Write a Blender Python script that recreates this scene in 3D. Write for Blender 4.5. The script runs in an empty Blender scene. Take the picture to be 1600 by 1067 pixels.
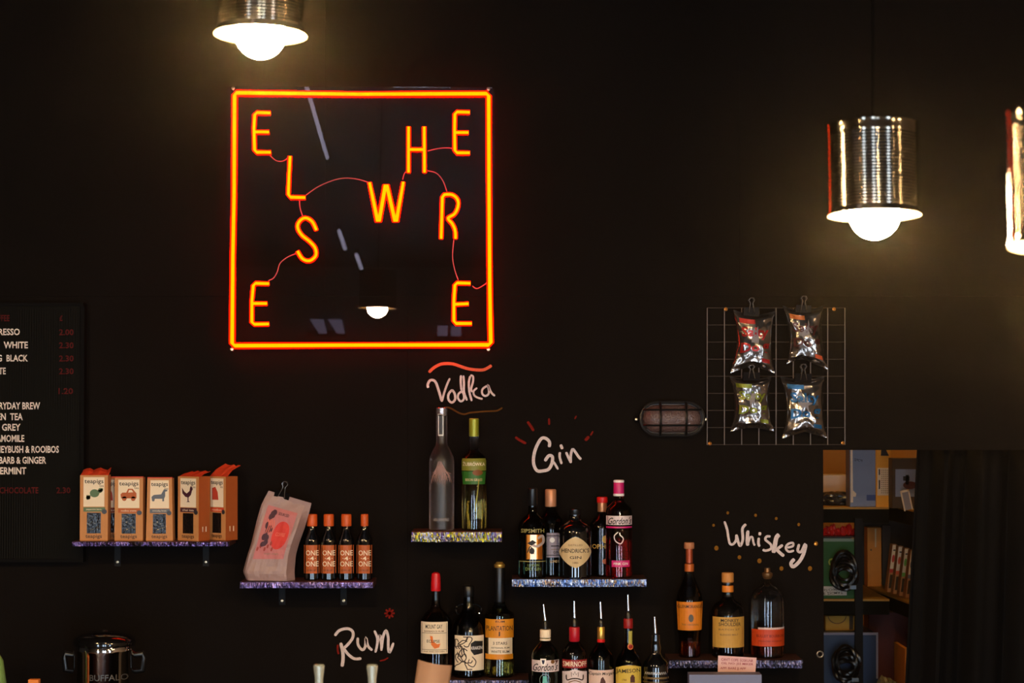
import bpy, bmesh, math, random
from mathutils import Vector, Matrix, geometry as mg
random.seed(7)
SC = bpy.context.scene
COL = SC.collection
# ------------------------------------------------------------------ camera, world, exposure
F = 3400.0                    # focal length in pixels of the 1600 wide frame
H = 1.95                      # eye height
W = 6.3                       # distance to the dark panelled wall
PITCH = math.atan(88.5 / F)
cam = bpy.data.cameras.new('camera'); camo = bpy.data.objects.new('camera', cam); COL.objects.link(camo)
cam.sensor_width = 36; cam.lens = F * 36 / 1600
camo.location = (0, 0, H); camo.rotation_euler = (math.pi / 2 + PITCH, 0, 0)
cam.clip_start = .05
cam.dof.use_dof = True; cam.dof.focus_distance = W - .1; cam.dof.aperture_fstop = 6.6
SC.camera = camo
SC.view_settings.view_transform = 'Standard'; SC.view_settings.look = 'None'
SC.view_settings.exposure = 0; SC.view_settings.gamma = 1; SC.view_settings.use_curve_mapping = False
wd = bpy.data.worlds.new('world'); SC.world = wd; wd.use_nodes = True
wn = wd.node_tree.nodes; wl = wd.node_tree.links
wn['Background'].inputs[0].default_value = (.02, .02, .025, 1); wn['Background'].inputs[1].default_value = .0
HAZE = .0009  # thin haze added to imitate lens bloom around the bulbs
if HAZE:
    vs_ = wn.new('ShaderNodeVolumeScatter'); vs_.inputs['Density'].default_value = HAZE
    vs_.inputs['Anisotropy'].default_value = .965
    vs_.inputs['Color'].default_value = (1, .8, .56, 1)
    wl.new(vs_.outputs[0], wn['World Output'].inputs['Volume'])
BULB = 1050.0                  # radiance of the filament globes
WINDOW = 24.0                  # daylight radiance of the shop windows behind the camera
STORE = 34.0                  # watts of the store room lamp

def P(px, py, Y):
    """world point at depth Y seen at photo pixel (px, py)"""
    dx = (px - 800) / F; dy = (533.5 - py) / F
    c, s = math.cos(PITCH), math.sin(PITCH)
    y = c - dy * s; z = s + dy * c
    t = Y / y
    return Vector((dx * t, Y, H + z * t))
def S(Y): return Y / F

# ------------------------------------------------------------------ materials
def lin(c):
    c = c / 255.0
    return c / 12.92 if c <= .04045 else ((c + .055) / 1.055) ** 2.4
def rgb(r, g, b): return (lin(r), lin(g), lin(b), 1)
_M = {}
def mat(name, col, rough=.6, metal=0, trans=0, ior=1.45, emit=None, es=0, noise=0, nscale=60, bump=0, bscale=200, spec=.5, coat=0):
    if name in _M: return _M[name]
    m = bpy.data.materials.new(name); m.use_nodes = True
    n = m.node_tree.nodes; l = m.node_tree.links; b = n['Principled BSDF']
    c = rgb(*col)
    b.inputs['Base Color'].default_value = c
    b.inputs['Roughness'].default_value = rough; b.inputs['Metallic'].default_value = metal
    b.inputs['Transmission Weight'].default_value = trans; b.inputs['IOR'].default_value = ior
    b.inputs['Specular IOR Level'].default_value = spec; b.inputs['Coat Weight'].default_value = coat
    if emit:
        b.inputs['Emission Color'].default_value = rgb(*emit); b.inputs['Emission Strength'].default_value = es
    if noise or bump:
        tc = n.new('ShaderNodeTexCoord')
        if noise:
            t = n.new('ShaderNodeTexNoise'); t.inputs['Scale'].default_value = nscale; t.inputs['Detail'].default_value = 5
            l.new(tc.outputs['Object'], t.inputs['Vector'])
            mx = n.new('ShaderNodeMix'); mx.data_type = 'RGBA'
            mx.inputs[6].default_value = tuple(v * (1 - noise) for v in c[:3]) + (1,)
            mx.inputs[7].default_value = tuple(min(1, v * (1 + noise)) for v in c[:3]) + (1,)
            l.new(t.outputs['Fac'], mx.inputs[0]); l.new(mx.outputs[2], b.inputs['Base Color'])
        if bump:
            t = n.new('ShaderNodeTexNoise'); t.inputs['Scale'].default_value = bscale; t.inputs['Detail'].default_value = 3
            l.new(tc.outputs['Object'], t.inputs['Vector'])
            bp = n.new('ShaderNodeBump'); bp.inputs['Strength'].default_value = bump; bp.inputs['Distance'].default_value = .004
            l.new(t.outputs['Fac'], bp.inputs['Height']); l.new(bp.outputs[0], b.inputs['Normal'])
    _M[name] = m
    return m
def glass(name, col, rough=.02, ior=1.45):
    """tinted bottle glass that still lets light through to what stands in it"""
    return mat(name, col, rough, 0, 1, ior)
def emis(name, col, s):
    if name in _M: return _M[name]
    m = bpy.data.materials.new(name); m.use_nodes = True
    n = m.node_tree.nodes; n.clear()
    e = n.new('ShaderNodeEmission'); o = n.new('ShaderNodeOutputMaterial')
    e.inputs[0].default_value = (*col, 1); e.inputs[1].default_value = s
    m.node_tree.links.new(e.outputs[0], o.inputs[0]); _M[name] = m
    return m
def clear_sheet(name, tint, gloss=.05, rough=.0):
    """thin clear acrylic: straight-through transmission plus a Fresnel reflection"""
    m = bpy.data.materials.new(name); m.use_nodes = True
    n = m.node_tree.nodes; l = m.node_tree.links; n.clear()
    t = n.new('ShaderNodeBsdfTransparent'); g = n.new('ShaderNodeBsdfGlossy'); x = n.new('ShaderNodeMixShader')
    f = n.new('ShaderNodeFresnel'); o = n.new('ShaderNodeOutputMaterial')
    f.inputs[0].default_value = 1.4; t.inputs[0].default_value = (*tint, 1); g.inputs['Roughness'].default_value = rough
    l.new(f.outputs[0], x.inputs[0]); l.new(t.outputs[0], x.inputs[1]); l.new(g.outputs[0], x.inputs[2]); l.new(x.outputs[0], o.inputs[0])
    return m
def glitter(name, cols, scale=55):
    """chipped, hologram-foiled shelf edge: small cells of metallic colour"""
    m = bpy.data.materials.new(name); m.use_nodes = True
    n = m.node_tree.nodes; l = m.node_tree.links; b = n['Principled BSDF']
    tc = n.new('ShaderNodeTexCoord'); mp = n.new('ShaderNodeMapping'); mp.inputs['Scale'].default_value = (1.0, 1.0, .35)
    mp.inputs['Rotation'].default_value = (0, .5, 0)
    l.new(tc.outputs['Object'], mp.inputs[0])
    v = n.new('ShaderNodeTexVoronoi'); v.inputs['Scale'].default_value = 300; l.new(mp.outputs[0], v.inputs['Vector'])
    nz = n.new('ShaderNodeTexNoise'); nz.inputs['Scale'].default_value = 14; nz.inputs['Detail'].default_value = 2; l.new(tc.outputs['Object'], nz.inputs['Vector'])
    sep = n.new('ShaderNodeSeparateColor'); l.new(v.outputs['Color'], sep.inputs[0])
    ad = n.new('ShaderNodeMath'); ad.operation = 'MULTIPLY_ADD'; ad.inputs[1].default_value = .35; l.new(sep.outputs[0], ad.inputs[0]); l.new(nz.outputs['Fac'], ad.inputs[2])
    sb = n.new('ShaderNodeMath'); sb.operation = 'SUBTRACT'; sb.inputs[1].default_value = .17; l.new(ad.outputs[0], sb.inputs[0])
    r = n.new('ShaderNodeValToRGB'); l.new(sb.outputs[0], r.inputs[0])
    e = r.color_ramp.elements
    while len(e) > 1: e.remove(e[-1])
    for i, c in enumerate(cols):
        p = .3 + .4 * i / max(1, len(cols) - 1)
        if i == 0: e[0].position = p; e[0].color = rgb(*c)
        else:
            q = e.new(p); q.color = rgb(*c)
    l.new(r.outputs[0], b.inputs['Base Color']); b.inputs['Metallic'].default_value = .85; b.inputs['Roughness'].default_value = .32
    bp = n.new('ShaderNodeBump'); bp.inputs['Strength'].default_value = 1; bp.inputs['Distance'].default_value = .0022
    l.new(v.outputs['Distance'], bp.inputs['Height']); l.new(bp.outputs[0], b.inputs['Normal'])
    return m

M_wall = mat('black_painted_board', (17, 13, 11), .75, noise=.35, nscale=3, bump=.12, bscale=90, spec=.04)
M_dark = mat('dark_concrete', (40, 38, 36), .7, noise=.2, nscale=4)
M_black = mat('black_metal', (10, 10, 11), .6, spec=.2)
M_blackp = mat('black_plastic', (12, 12, 13), .3)
M_chrome = mat('chrome', (215, 210, 205), .06, 1)
M_steel = mat('brushed_steel', (190, 185, 178), .28, 1)
M_tin = mat('tin_plate', (122, 114, 104), .11, 1, bump=.04, bscale=60)
M_cream = mat('cream_paper', (232, 212, 182), .7)
M_white = mat('white_paper', (235, 228, 222), .65)
M_ink = mat('black_ink', (16, 13, 12), .6)
M_kraft = mat('kraft_card', (190, 128, 74), .7, noise=.12, nscale=40)
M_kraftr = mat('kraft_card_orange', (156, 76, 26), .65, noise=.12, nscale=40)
M_red = mat('red_print', (190, 30, 24), .5)
M_orange = mat('orange_print', (222, 110, 22), .5)
M_gold = mat('gold_foil', (220, 170, 80), .3, .8)
M_screw = mat('screw_zinc', (190, 170, 140), .3, 1)

# ------------------------------------------------------------------ mesh helpers
class MB:
    def __init__(s): s.v = []; s.f = []; s.m = []; s.sm = []; s.mats = []
    def mi(s, m):
        if m not in s.mats: s.mats.append(m)
        return s.mats.index(m)
    def add(s, vs, fs, m, smooth=False, T=None):
        o = len(s.v); k = s.mi(m)
        s.v += [tuple(T @ Vector(p)) if T else tuple(p) for p in vs]
        for f in fs: s.f.append(tuple(o + i for i in f)); s.m.append(k); s.sm.append(smooth)
        return s
    def box(s, a, b, m, T=None):
        (x0, y0, z0), (x1, y1, z1) = a, b
        vs = [(x0, y0, z0), (x1, y0, z0), (x1, y1, z0), (x0, y1, z0), (x0, y0, z1), (x1, y0, z1), (x1, y1, z1), (x0, y1, z1)]
        return s.add(vs, [(3, 2, 1, 0), (4, 5, 6, 7), (0, 1, 5, 4), (1, 2, 6, 5), (2, 3, 7, 6), (3, 0, 4, 7)], m, False, T)
    def lathe(s, prof, m, seg=32, T=None, smooth=True, sx=1, sy=1):
        """prof: (r, z) list; poles closed when r == 0"""
        vs = []; rings = []
        for r, z in prof:
            if r <= 1e-9: rings.append([len(vs)]); vs.append((0, 0, z))
            else:
                rings.append(list(range(len(vs), len(vs) + seg)))
                vs += [(r * sx * math.cos(2 * math.pi * i / seg), r * sy * math.sin(2 * math.pi * i / seg), z) for i in range(seg)]
        fs = []
        for a, b in zip(rings, rings[1:]):
            for i in range(seg):
                j = (i + 1) % seg
                if len(a) == 1 and len(b) == 1: continue
                if len(a) == 1: fs.append((a[0], b[j], b[i]))
                elif len(b) == 1: fs.append((a[i], a[j], b[0]))
                else: fs.append((a[i], a[j], b[j], b[i]))
        return s.add(vs, fs, m, smooth, T)
    def tube(s, pts, r, m, seg=8, closed=False, T=None, flat=1.0, cap=True):
        pts = [Vector(p) for p in pts]; n = len(pts); vs = []; fs = []
        ref = Vector((0, 1, 0))
        for i, p in enumerate(pts):
            a = pts[i - 1] if (i > 0 or closed) else p
            b = pts[(i + 1) % n] if (i < n - 1 or closed) else p
            t = (b - a).normalized() if (b - a).length > 1e-9 else Vector((0, 0, 1))
            rf = ref if abs(t.dot(ref)) < .95 else Vector((1, 0, 0))
            u = t.cross(rf).normalized(); w = u.cross(t).normalized()
            k = 1.0
            if 0 < i < n - 1 or closed:
                d1 = (p - a).normalized(); d2 = (b - p).normalized(); c = max(.3, math.sqrt(max(0, (1 + d1.dot(d2)) / 2))); k = 1 / c
            rr = r[i] if isinstance(r, (list, tuple)) else r
            for q in range(seg):
                an = 2 * math.pi * q / seg
                vs.append(tuple(p + u * math.cos(an) * rr * k + w * math.sin(an) * rr * flat))
        for i in range(n if closed else n - 1):
            for q in range(seg):
                j = (i + 1) % n; q2 = (q + 1) % seg
                fs.append((i * seg + q, i * seg + q2, j * seg + q2, j * seg + q))
        if cap and not closed:
            fs.append(tuple(range(seg))[::-1]); fs.append(tuple((n - 1) * seg + q for q in range(seg)))
        return s.add(vs, fs, m, True, T)
    def prism(s, poly, d0, d1, m, T=None):
        """poly in x,z; extruded from y=d0 (front) to y=d1 (back)"""
        n = len(poly)
        vs = [(x, d0, z) for x, z in poly] + [(x, d1, z) for x, z in poly]
        tri = mg.tessellate_polygon([[Vector((x, z, 0)) for x, z in poly]])
        fs = [tuple(t) for t in tri] + [tuple(n + i for i in t[::-1]) for t in tri]
        fs += [(i, (i + 1) % n, n + (i + 1) % n, n + i) for i in range(n)]
        return s.add(vs, fs, m, False, T)
    def build(s, name, parent=None, loc=None):
        me = bpy.data.meshes.new(name); me.from_pydata(s.v, [], s.f)
        for m in s.mats: me.materials.append(m)
        me.polygons.foreach_set('material_index', s.m); me.polygons.foreach_set('use_smooth', s.sm)
        me.update()
        bm = bmesh.new(); bm.from_mesh(me); bmesh.ops.recalc_face_normals(bm, faces=bm.faces); bm.to_mesh(me); bm.free()
        if any(s.sm): me.set_sharp_from_angle(angle=math.radians(38))
        o = bpy.data.objects.new(name, me); COL.objects.link(o)
        if parent: o.parent = parent
        if loc is not None: o.location = loc
        return o
def tag(o, label=None, cat=None, group=None, kind=None):
    if label: o['label'] = label
    if cat: o['category'] = cat
    if group: o['group'] = group
    if kind: o['kind'] = kind
    return o
def thing(name, loc, label, cat, group=None, rz=0):
    o = bpy.data.objects.new(name, None); COL.objects.link(o); o.location = loc; o.rotation_euler = (0, 0, rz); o.empty_display_size = .02
    return tag(o, label, cat, group)
def spline(pts, n=6):
    P_ = [Vector(p) for p in pts]; out = []
    for i in range(len(P_) - 1):
        p0 = P_[max(i - 1, 0)]; p1 = P_[i]; p2 = P_[i + 1]; p3 = P_[min(i + 2, len(P_) - 1)]
        for k in range(n):
            t = k / n
            out.append(.5 * ((2 * p1) + (p2 - p0) * t + (2 * p0 - 5 * p1 + 4 * p2 - p3) * t * t + (3 * p1 - p0 - 3 * p2 + p3) * t ** 3))
    out.append(P_[-1]); return out

# ------------------------------------------------------------------ flat print (text, shapes) laid on surfaces
_T = {}
def text2d(s, shear=0, bold=0):
    k = (s, shear, bold)
    if k in _T: return _T[k]
    c = bpy.data.curves.new('t', 'FONT'); c.body = s; c.resolution_u = 2; c.shear = shear; c.offset = bold; c.fill_mode = 'FRONT'
    o = bpy.data.objects.new('t', c); COL.objects.link(o)
    dg = bpy.context.evaluated_depsgraph_get(); me = bpy.data.meshes.new_from_object(o.evaluated_get(dg))
    vs = [(v.co.x, v.co.y) for v in me.vertices]; fs = [tuple(p.vertices) for p in me.polygons]
    bpy.data.objects.remove(o); bpy.data.curves.remove(c); bpy.data.meshes.remove(me)
    if not vs: return [], []
    x0 = min(v[0] for v in vs); x1 = max(v[0] for v in vs); y0 = min(v[1] for v in vs); y1 = max(v[1] for v in vs)
    vs = [((x - x0) / (x1 - x0) - .5, (y - y0) / max(1e-6, y1 - y0) - .5) for x, y in vs]
    _T[k] = (vs, fs); return vs, fs
def ribbon2d(pts, w):
    pts = [Vector((p[0], p[1])) for p in pts]; vs = []; n = len(pts)
    for i, p in enumerate(pts):
        a = pts[max(i - 1, 0)]; b = pts[min(i + 1, n - 1)]; t = (b - a)
        t = t.normalized() if t.length > 1e-9 else Vector((1, 0)); nn = Vector((-t.y, t.x))
        ww = w[i] if isinstance(w, list) else w
        if i in (0, n - 1): ww *= .6
        vs += [tuple(p + nn * ww / 2), tuple(p - nn * ww / 2)]
    return vs, [(2 * i, 2 * i + 1, 2 * i + 3, 2 * i + 2) for i in range(n - 1)]
def slice2d(poly, step):
    bm = bmesh.new(); vs = [bm.verts.new((x, y, 0)) for x, y in poly]
    try: f = bm.faces.new(vs)
    except ValueError: bm.free(); return [], []
    bmesh.ops.triangulate(bm, faces=bm.faces[:])
    x0 = min(p[0] for p in poly); x1 = max(p[0] for p in poly)
    if step:
        k = 1
        while x0 + k * step < x1 - 1e-6:
            bmesh.ops.bisect_plane(bm, geom=bm.verts[:] + bm.edges[:] + bm.faces[:], plane_co=(x0 + k * step, 0, 0), plane_no=(1, 0, 0)); k += 1
    bm.verts.index_update()
    r = [(v.co.x, v.co.y) for v in bm.verts], [tuple(v.index for v in f.verts) for f in bm.faces]
    bm.free(); return r
def reslice(vs, fs, step, ystep, ybr):
    if not fs: return vs, fs
    bm = bmesh.new(); bv = [bm.verts.new((x, y, 0)) for x, y in vs]
    for f in fs:
        try: bm.faces.new([bv[i] for i in f])
        except ValueError: pass
    x0 = min(p[0] for p in vs); x1 = max(p[0] for p in vs); y0 = min(p[1] for p in vs); y1 = max(p[1] for p in vs)
    cuts = []
    if step: cuts += [((k * step, 0, 0), (1, 0, 0)) for k in range(math.ceil(x0 / step + 1e-6), math.floor(x1 / step - 1e-6) + 1)]
    if ystep: cuts += [((0, k * ystep, 0), (0, 1, 0)) for k in range(math.ceil(y0 / ystep + 1e-6), math.floor(y1 / ystep - 1e-6) + 1)]
    cuts += [((0, y, 0), (0, 1, 0)) for y in ybr if y0 + 1e-4 < y < y1 - 1e-4]
    for co, no in cuts: bmesh.ops.bisect_plane(bm, geom=bm.verts[:] + bm.edges[:] + bm.faces[:], plane_co=co, plane_no=no)
    bm.verts.index_update()
    r = [(v.co.x, v.co.y) for v in bm.verts], [tuple(v.index for v in f.verts) for f in bm.faces]
    bm.free(); return r
def decal(name, items, mp, parent, step=None, label=None, ystep=None, ybr=()):
    """items: ('rect',x0,x1,y0,y1,mat) ('text',s,cx,cy,w,h,mat[,rot,shear,bold]) ('poly',pts,mat) ('ell',cx,cy,rx,ry,mat) ('stroke',pts,w,mat)
    each takes an optional lift as item[-1] when given as ('lift', l, item)"""
    mb = MB()
    for it in items:
        lift = 0
        if it[0] == 'lift': lift = it[1]; it = it[2]
        k = it[0]
        if k == 'rect':
            _, x0, x1, y0, y1, m = it; vs, fs = slice2d([(x0, y0), (x1, y0), (x1, y1), (x0, y1)], None)
        elif k == 'poly': _, pts, m = it; vs, fs = slice2d(pts, None)
        elif k == 'ell':
            _, cx, cy, rx, ry, m = it
            vs, fs = slice2d([(cx + rx * math.cos(a * math.pi / 10), cy + ry * math.sin(a * math.pi / 10)) for a in range(20)], None)
        elif k == 'stroke':
            _, pts, w, m = it; vs, fs = ribbon2d([p[:2] for p in spline([(x, y, 0) for x, y in pts], 4)], w)
        elif k == 'line':
            _, pts, w, m = it; vs, fs = ribbon2d(pts, w)
        elif k == 'text':
            _, s_, cx, cy, w, h, m = it[:7]; rot = it[7] if len(it) > 7 else 0; sh = it[8] if len(it) > 8 else 0; bo = it[9] if len(it) > 9 else .01
            v0, fs = text2d(s_, sh, bo); c, sn = math.cos(rot), math.sin(rot)
            vs = [(cx + x * w * c - y * h * sn, cy + x * w * sn + y * h * c) for x, y in v0]
        if not vs: continue
        if step or ystep or ybr: vs, fs = reslice(vs, fs, step, ystep, ybr)
        mb.add([mp(x, y, lift) for x, y in vs], fs, m)
    o = mb.build(name, parent)
    if label: o['label'] = label
    return o

# ================================================================== THE ROOM
def struct(mb, name, kind='structure', loc=None):
    return tag(mb.build(name, None, loc), kind=kind)
XL, XR, YB, ZC = -8.0, 5.0, -1.3, 3.5
WY = W                                     # face of wall
zlint = P(1400, 703, W).z; xdoor = P(1287, 900, W).x
struct(MB().box((XL, YB, -.1), (XR, 9.2, 0), mat('grey_floor', (96, 86, 76), .5, noise=.2, nscale=5)), 'floor')
struct(MB().box((XL, YB, ZC), (XR, 9.2, ZC + .1), M_dark), 'ceiling')
struct(MB().box((XL - .1, YB, 0), (XL, 9.2, ZC), M_dark), 'wall_left')
struct(MB().box((XR, YB, 0), (XR + .1, 9.2, ZC), mat('buff_plaster', (150, 128, 104), .8, noise=.15, nscale=3)), 'wall_right')
# dark panelled wall: backing studs and boards with open joints
wallo = bpy.data.objects.new('wall_back', None); COL.objects.link(wallo); wallo.location = (0, W, 0); tag(wallo, kind='structure')
zj = P(700, 463, W).z; jw = .0005
wp = MB(); wp.box((XL, .018, 0), (xdoor, .09, ZC), M_black); wp.box((xdoor, .018, zlint), (XR, .09, ZC), M_black); wp.build('backing_board', wallo)
xs1 = P(508, 300, W).x; xs0 = P(637, 700, W).x; PWd = xdoor - xs0
def panels(x_ref, z0, z1, xa, xb):
    k = math.floor((xa - x_ref) / PWd); x = x_ref + k * PWd
    while x < xb:
        a, b = max(x, xa) + jw / 2, min(x + PWd, xb) - jw / 2
        if b - a > .02:
            MB().box((a, 0, z0), (b, .018, z1), M_wall).build('panel', wallo)
        x += PWd
panels(xs1, zj + jw / 2, ZC, XL, XR)
panels(xs0, 0, zj - jw / 2, XL, xdoor)
panels(xs0, zlint, zj - jw / 2, xdoor, XR)
# screws and an eyelet in the wall
o = MB().lathe([(0, 0), (.004, 0), (.0035, .0015), (0, .0025)], mat('brass', (200, 130, 60), .3, 1), 10, Matrix.Rotation(math.pi / 2, 4, 'X')).build('screw', wallo)
o.location = P(1274, 850, W) - Vector((0, W, 0))
o = MB().tube([(.0085 * math.cos(a * math.pi / 8), 0, .0085 * math.sin(a * math.pi / 8)) for a in range(16)], .0022, M_steel, 8, True).build('screw_eye')
o.location = P(1281, 1022, W) + Vector((0, -.0035, 0)); tag(o, 'round steel screw eye in dark wall low beside the store doorway', 'hook')
# shop front behind the camera with daylight windows
wb = MB()
wins = [(-2.9, -2.35, .06, 2.2), (-.42, .0, .06, 2.2), (.5, .92, .06, 2.2), (2.9, 3.5, .06, 2.2)]
M_front = mat('slate_plaster', (112, 112, 122), .8, noise=.2, nscale=2)
xs = XL
for (a, b, c, d) in wins:
    wb.box((xs, YB - .12, 0), (a, YB, ZC), M_front); wb.box((a, YB - .12, 0), (b, YB, c), M_front); wb.box((a, YB - .12, d), (b, YB, ZC), M_front); xs = b
wb.box((xs, YB - .12, 0), (XR, YB, ZC), M_front); struct(wb, 'wall_front')
M_day = emis('daylight_pane', (.62, .8, 1.0), WINDOW)
for i, (a, b, c, d) in enumerate(wins):
    r = bpy.data.objects.new('window_%d' % (i + 1), None); COL.objects.link(r); r.location = ((a + b) / 2, YB, c); tag(r, kind='structure')
    hw = (b - a) / 2; hh = d - c; n = max(1, round((b - a) / .75)); fr = MB()
    for k in range(n + 1):
        x = -hw + k * 2 * hw / n; fr.box((x - .03, -.05, 0), (x + .03, .02, hh), M_black)
    fr.box((-hw, -.05, -.0), (hw, .02, .05), M_black); fr.box((-hw, -.05, hh - .05), (hw, .02, hh), M_black)
    fr.build('window_frame', r)
    for k in range(n):
        x = -hw + k * 2 * hw / n
        MB().box((x + .03, -.03, .05), (x + 2 * hw / n - .03, -.02, hh - .05), M_day).build('pane', r)

# ------------------------------------------------------------------ store room seen through the doorway
M_ply = mat('warm_plywood', (205, 150, 70), .6, noise=.15, nscale=8)
struct(MB().box((.6, 8.35, 0), (3.6, 8.45, ZC), M_ply), 'wall_store_back')
struct(MB().box((.55, W + .1, 0), (.6, 8.45, ZC), M_ply), 'wall_store_left')
struct(MB().box((3.6, W + .1, 0), (3.65, 8.45, ZC), M_ply), 'wall_store_right')
stl = thing('batten_lamp', (1.15, 7.05, 2.95), 'plain warm lamp on the store room ceiling', 'lamp')
MB().box((-.03, -.3, .06), (.03, .3, .55), M_white).build('lamp_body', stl)
MB().box((-.04, -.3, 0), (.04, .3, .06), emis('warm_lamp', (1.0, .56, .16), STORE)).build('diffuser', stl)
zs = [H - .3706, H - .682, H - 1.06]      # shelf tops
shv = thing('storage_shelving', (1.28, 7.4, 0), 'black steel corner shelving in the lit store room', 'shelving')
M_shelf = mat('black_shelf_board', (11, 12, 9), .7, noise=.3, nscale=20, spec=.1)
M_littop = mat('lit_shelf_top', (170, 130, 56), .6, noise=.2, nscale=30)  # yellow top layer: lamp light on the black boards put into colour
for z in zs + [.12]:
    b = MB(); t = .052
    b.box((-.45, .0, z - t), (.0, .6, z - .006), M_shelf); b.box((-.45, .0, z - .006), (.0, .6, z), M_littop)
    poly = [(.0, .6), (.0, .55), (.10, -.9), (.55, -.9), (.55, .6)]
    for za, zb, m in ((z - t, z - .006, M_shelf), (z - .006, z, M_littop)):
        n = len(poly); vs = [(x, y, za) for x, y in poly] + [(x, y, zb) for x, y in poly]
        b.add(vs, [tuple(range(n))[::-1], tuple(range(n, 2 * n))] + [(i, (i + 1) % n, n + (i + 1) % n, n + i) for i in range(n)], m)
    b.build('shelf_board', shv)
for x, y in ((-.106, -.02), (-.43, -.02), (.10, -.9), (.53, -.9), (.53, .57), (-.43, .57)):
    z1 = zs[0] - .036 if (x, y) == (-.106, -.02) else 2.3
    if (x, y) == (.10, -.9): z1 = zs[2]
    MB().box((x - .013, y, 0), (x + .013, y + .018, z1), M_black).build('post', shv)

MB().box((.0, .57, zs[1]), (.6, .58, zs[0] - .052), mat('dark_sheet_brown', (36, 26, 20), .7)).build('added_dark_sheet', shv)  # added dark sheet that makes the space behind the tea packs dark
def boxthing(name, label, cat, px0, px1, ytop, zb, Y, depth, m, pname='carton', group=None, rz=0, extra=None):
    s = S(Y); x0 = P(px0, 800, Y).x; x1 = P(px1, 800, Y).x; zt = P(px0, ytop, Y).z
    r = thing(name, ((x0 + x1) / 2, Y, zb), label, cat, group, rz)
    w = (x1 - x0) / 2; h = zt - zb
    b = MB().box((-w, 0, 0), (w, depth, h), m); o = b.build(pname, r)
    bv = o.modifiers.new('b', 'BEVEL'); bv.width = min(.002, w * .2); bv.segments = 2
    def mp(px, py, l): p = P(px, py, Y); return (p.x - r.location.x, -.0006 - l, p.z - zb)
    return r, mp, w, h
M_blu = mat('blue_grey_card', (112, 124, 150), .5, noise=.08, nscale=30)
r, mp, w, h = boxthing('box_file', 'blue grey box file with pale spine standing on top store shelf', 'box file', 1328, 1369, 700, zs[0], 7.42, .09, M_blu)
decal('label', [('poly', [(1329, 702), (1332, 702), (1333, 785), (1329, 785)], M_cream), ('poly', [(1333, 766), (1338, 771), (1337, 776), (1332, 776)], M_cream), ('rect', 1354, 1368, 773, 782, mat('blue_print', (50, 70, 120)))], mp, r, label='pale spine edge and blue tab')
decal('lettering', [('lift', .0004, ('text', 'ZeCal', 1341, 719, 13, 4, M_ink, .15))], mp, r)
M_yel = mat('yellow_card', (226, 160, 42), .6, noise=.08, nscale=30)
r, mp, w, h = boxthing('carton', 'yellow cardboard carton with printed white panel on top store shelf', 'box', 1369, 1393, 699, zs[0], 7.41, .14, M_yel, rz=0)
decal('label', [('rect', 1371, 1389.5, 731, 774, M_cream), ('lift', .0004, ('rect', 1373, 1375, 733, 742, M_ink)), ('lift', .0004, ('rect', 1373, 1375, 750, 764, M_ink)), ('lift', .0004, ('poly', [(1377, 702), (1384, 702), (1389, 712), (1376, 712)], M_ink))] +
      [('lift', .0004, ('rect', 1377 + 3 * (k % 4), 1378.6 + 3 * (k % 4), 734 + 3.2 * (k // 4), 735.2 + 3.2 * (k // 4), mat('grey_ink', (130, 110, 90)))) for k in range(48)], mp, r, label='white printed panel')
M_dk = mat('dark_brown_card', (62, 46, 24), .6)
r, mp, w, h = boxthing('carton', 'dark brown carton with pale blue picture label on top store shelf', 'box', 1394, 1450, 716, zs[0], 7.32, .07, M_dk)
M_pale = mat('pale_blue_print', (128, 144, 176), .5)
decal('label', [('rect', 1399, 1433, 733, 776, M_pale), ('lift', .0004, ('rect', 1411, 1421, 744, 751, M_ink)), ('lift', .0004, ('rect', 1415, 1420, 742, 757, M_ink)), ('lift', .0004, ('ell', 1422, 758, 11, 6, mat('maroon_print', (74, 30, 22))))], mp, r, label='pale blue label with a black machine printed on it')
r = thing('white_frame', P(1420, 795, 7.2), 'small white frame leaning on the brown carton on top store shelf', 'frame'); r.location.z = zs[0]
s = S(7.2); T = Matrix.Rotation(-.2, 4, 'Y')
b = MB()
for x in (-7, 5): b.box((x * s, 0, 0), ((x + 2) * s, .006, 32 * s), M_cream, T)
b.box((-7 * s, 0, 29 * s), (7 * s, .006, 32 * s), M_cream, T); b.box((-5 * s, .003, 1 * s), (5 * s, .005, 29 * s), mat('lilac_grey', (150, 140, 140)), T); b.build('border', r)
# bag and parcel on the left
def heap(name, label, cat, px, py, Y, zb, rx, ry, rz_, m, seed, parent_name='bag_body'):
    r = thing(name, (P(px, py, Y).x, Y, zb), label, cat)
    bm = bmesh.new(); bmesh.ops.create_icosphere(bm, subdivisions=4, radius=1); rnd = random.Random(seed); mbx = MB()
    from mathutils import noise
    vs = []
    for v in bm.verts:
        n = noise.noise(v.co * 2.1 + Vector((seed, 0, 0))) * .35 + noise.noise(v.co * 6 + Vector((0, seed, 0))) * .12
        p = v.co * (1 + n); vs.append((p.x * rx, p.y * ry, max(0, p.z * rz_ + rz_ * .75)))
    fs = [tuple(v.index for v in f.verts) for f in bm.faces]; bm.free()
    mbx.add(vs, fs, m, False); mbx.build(parent_name, r); return r
M_bin = mat('grey_black_film', (44, 46, 48), .25)
heap('plastic_sack', 'crumpled dark plastic sack on top store shelf left of the box file', 'bag', 1303, 780, 7.55, zs[0], .075, .05, .026, M_bin, 3)
r, mp, w, h = boxthing('parcel', 'pale wrapped parcel behind the dark plastic sack in the store', 'box', 1270, 1326, 742, zs[0], 7.75, .1, mat('pale_wrap', (214, 190, 160), .5, noise=.2, nscale=12))
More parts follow.
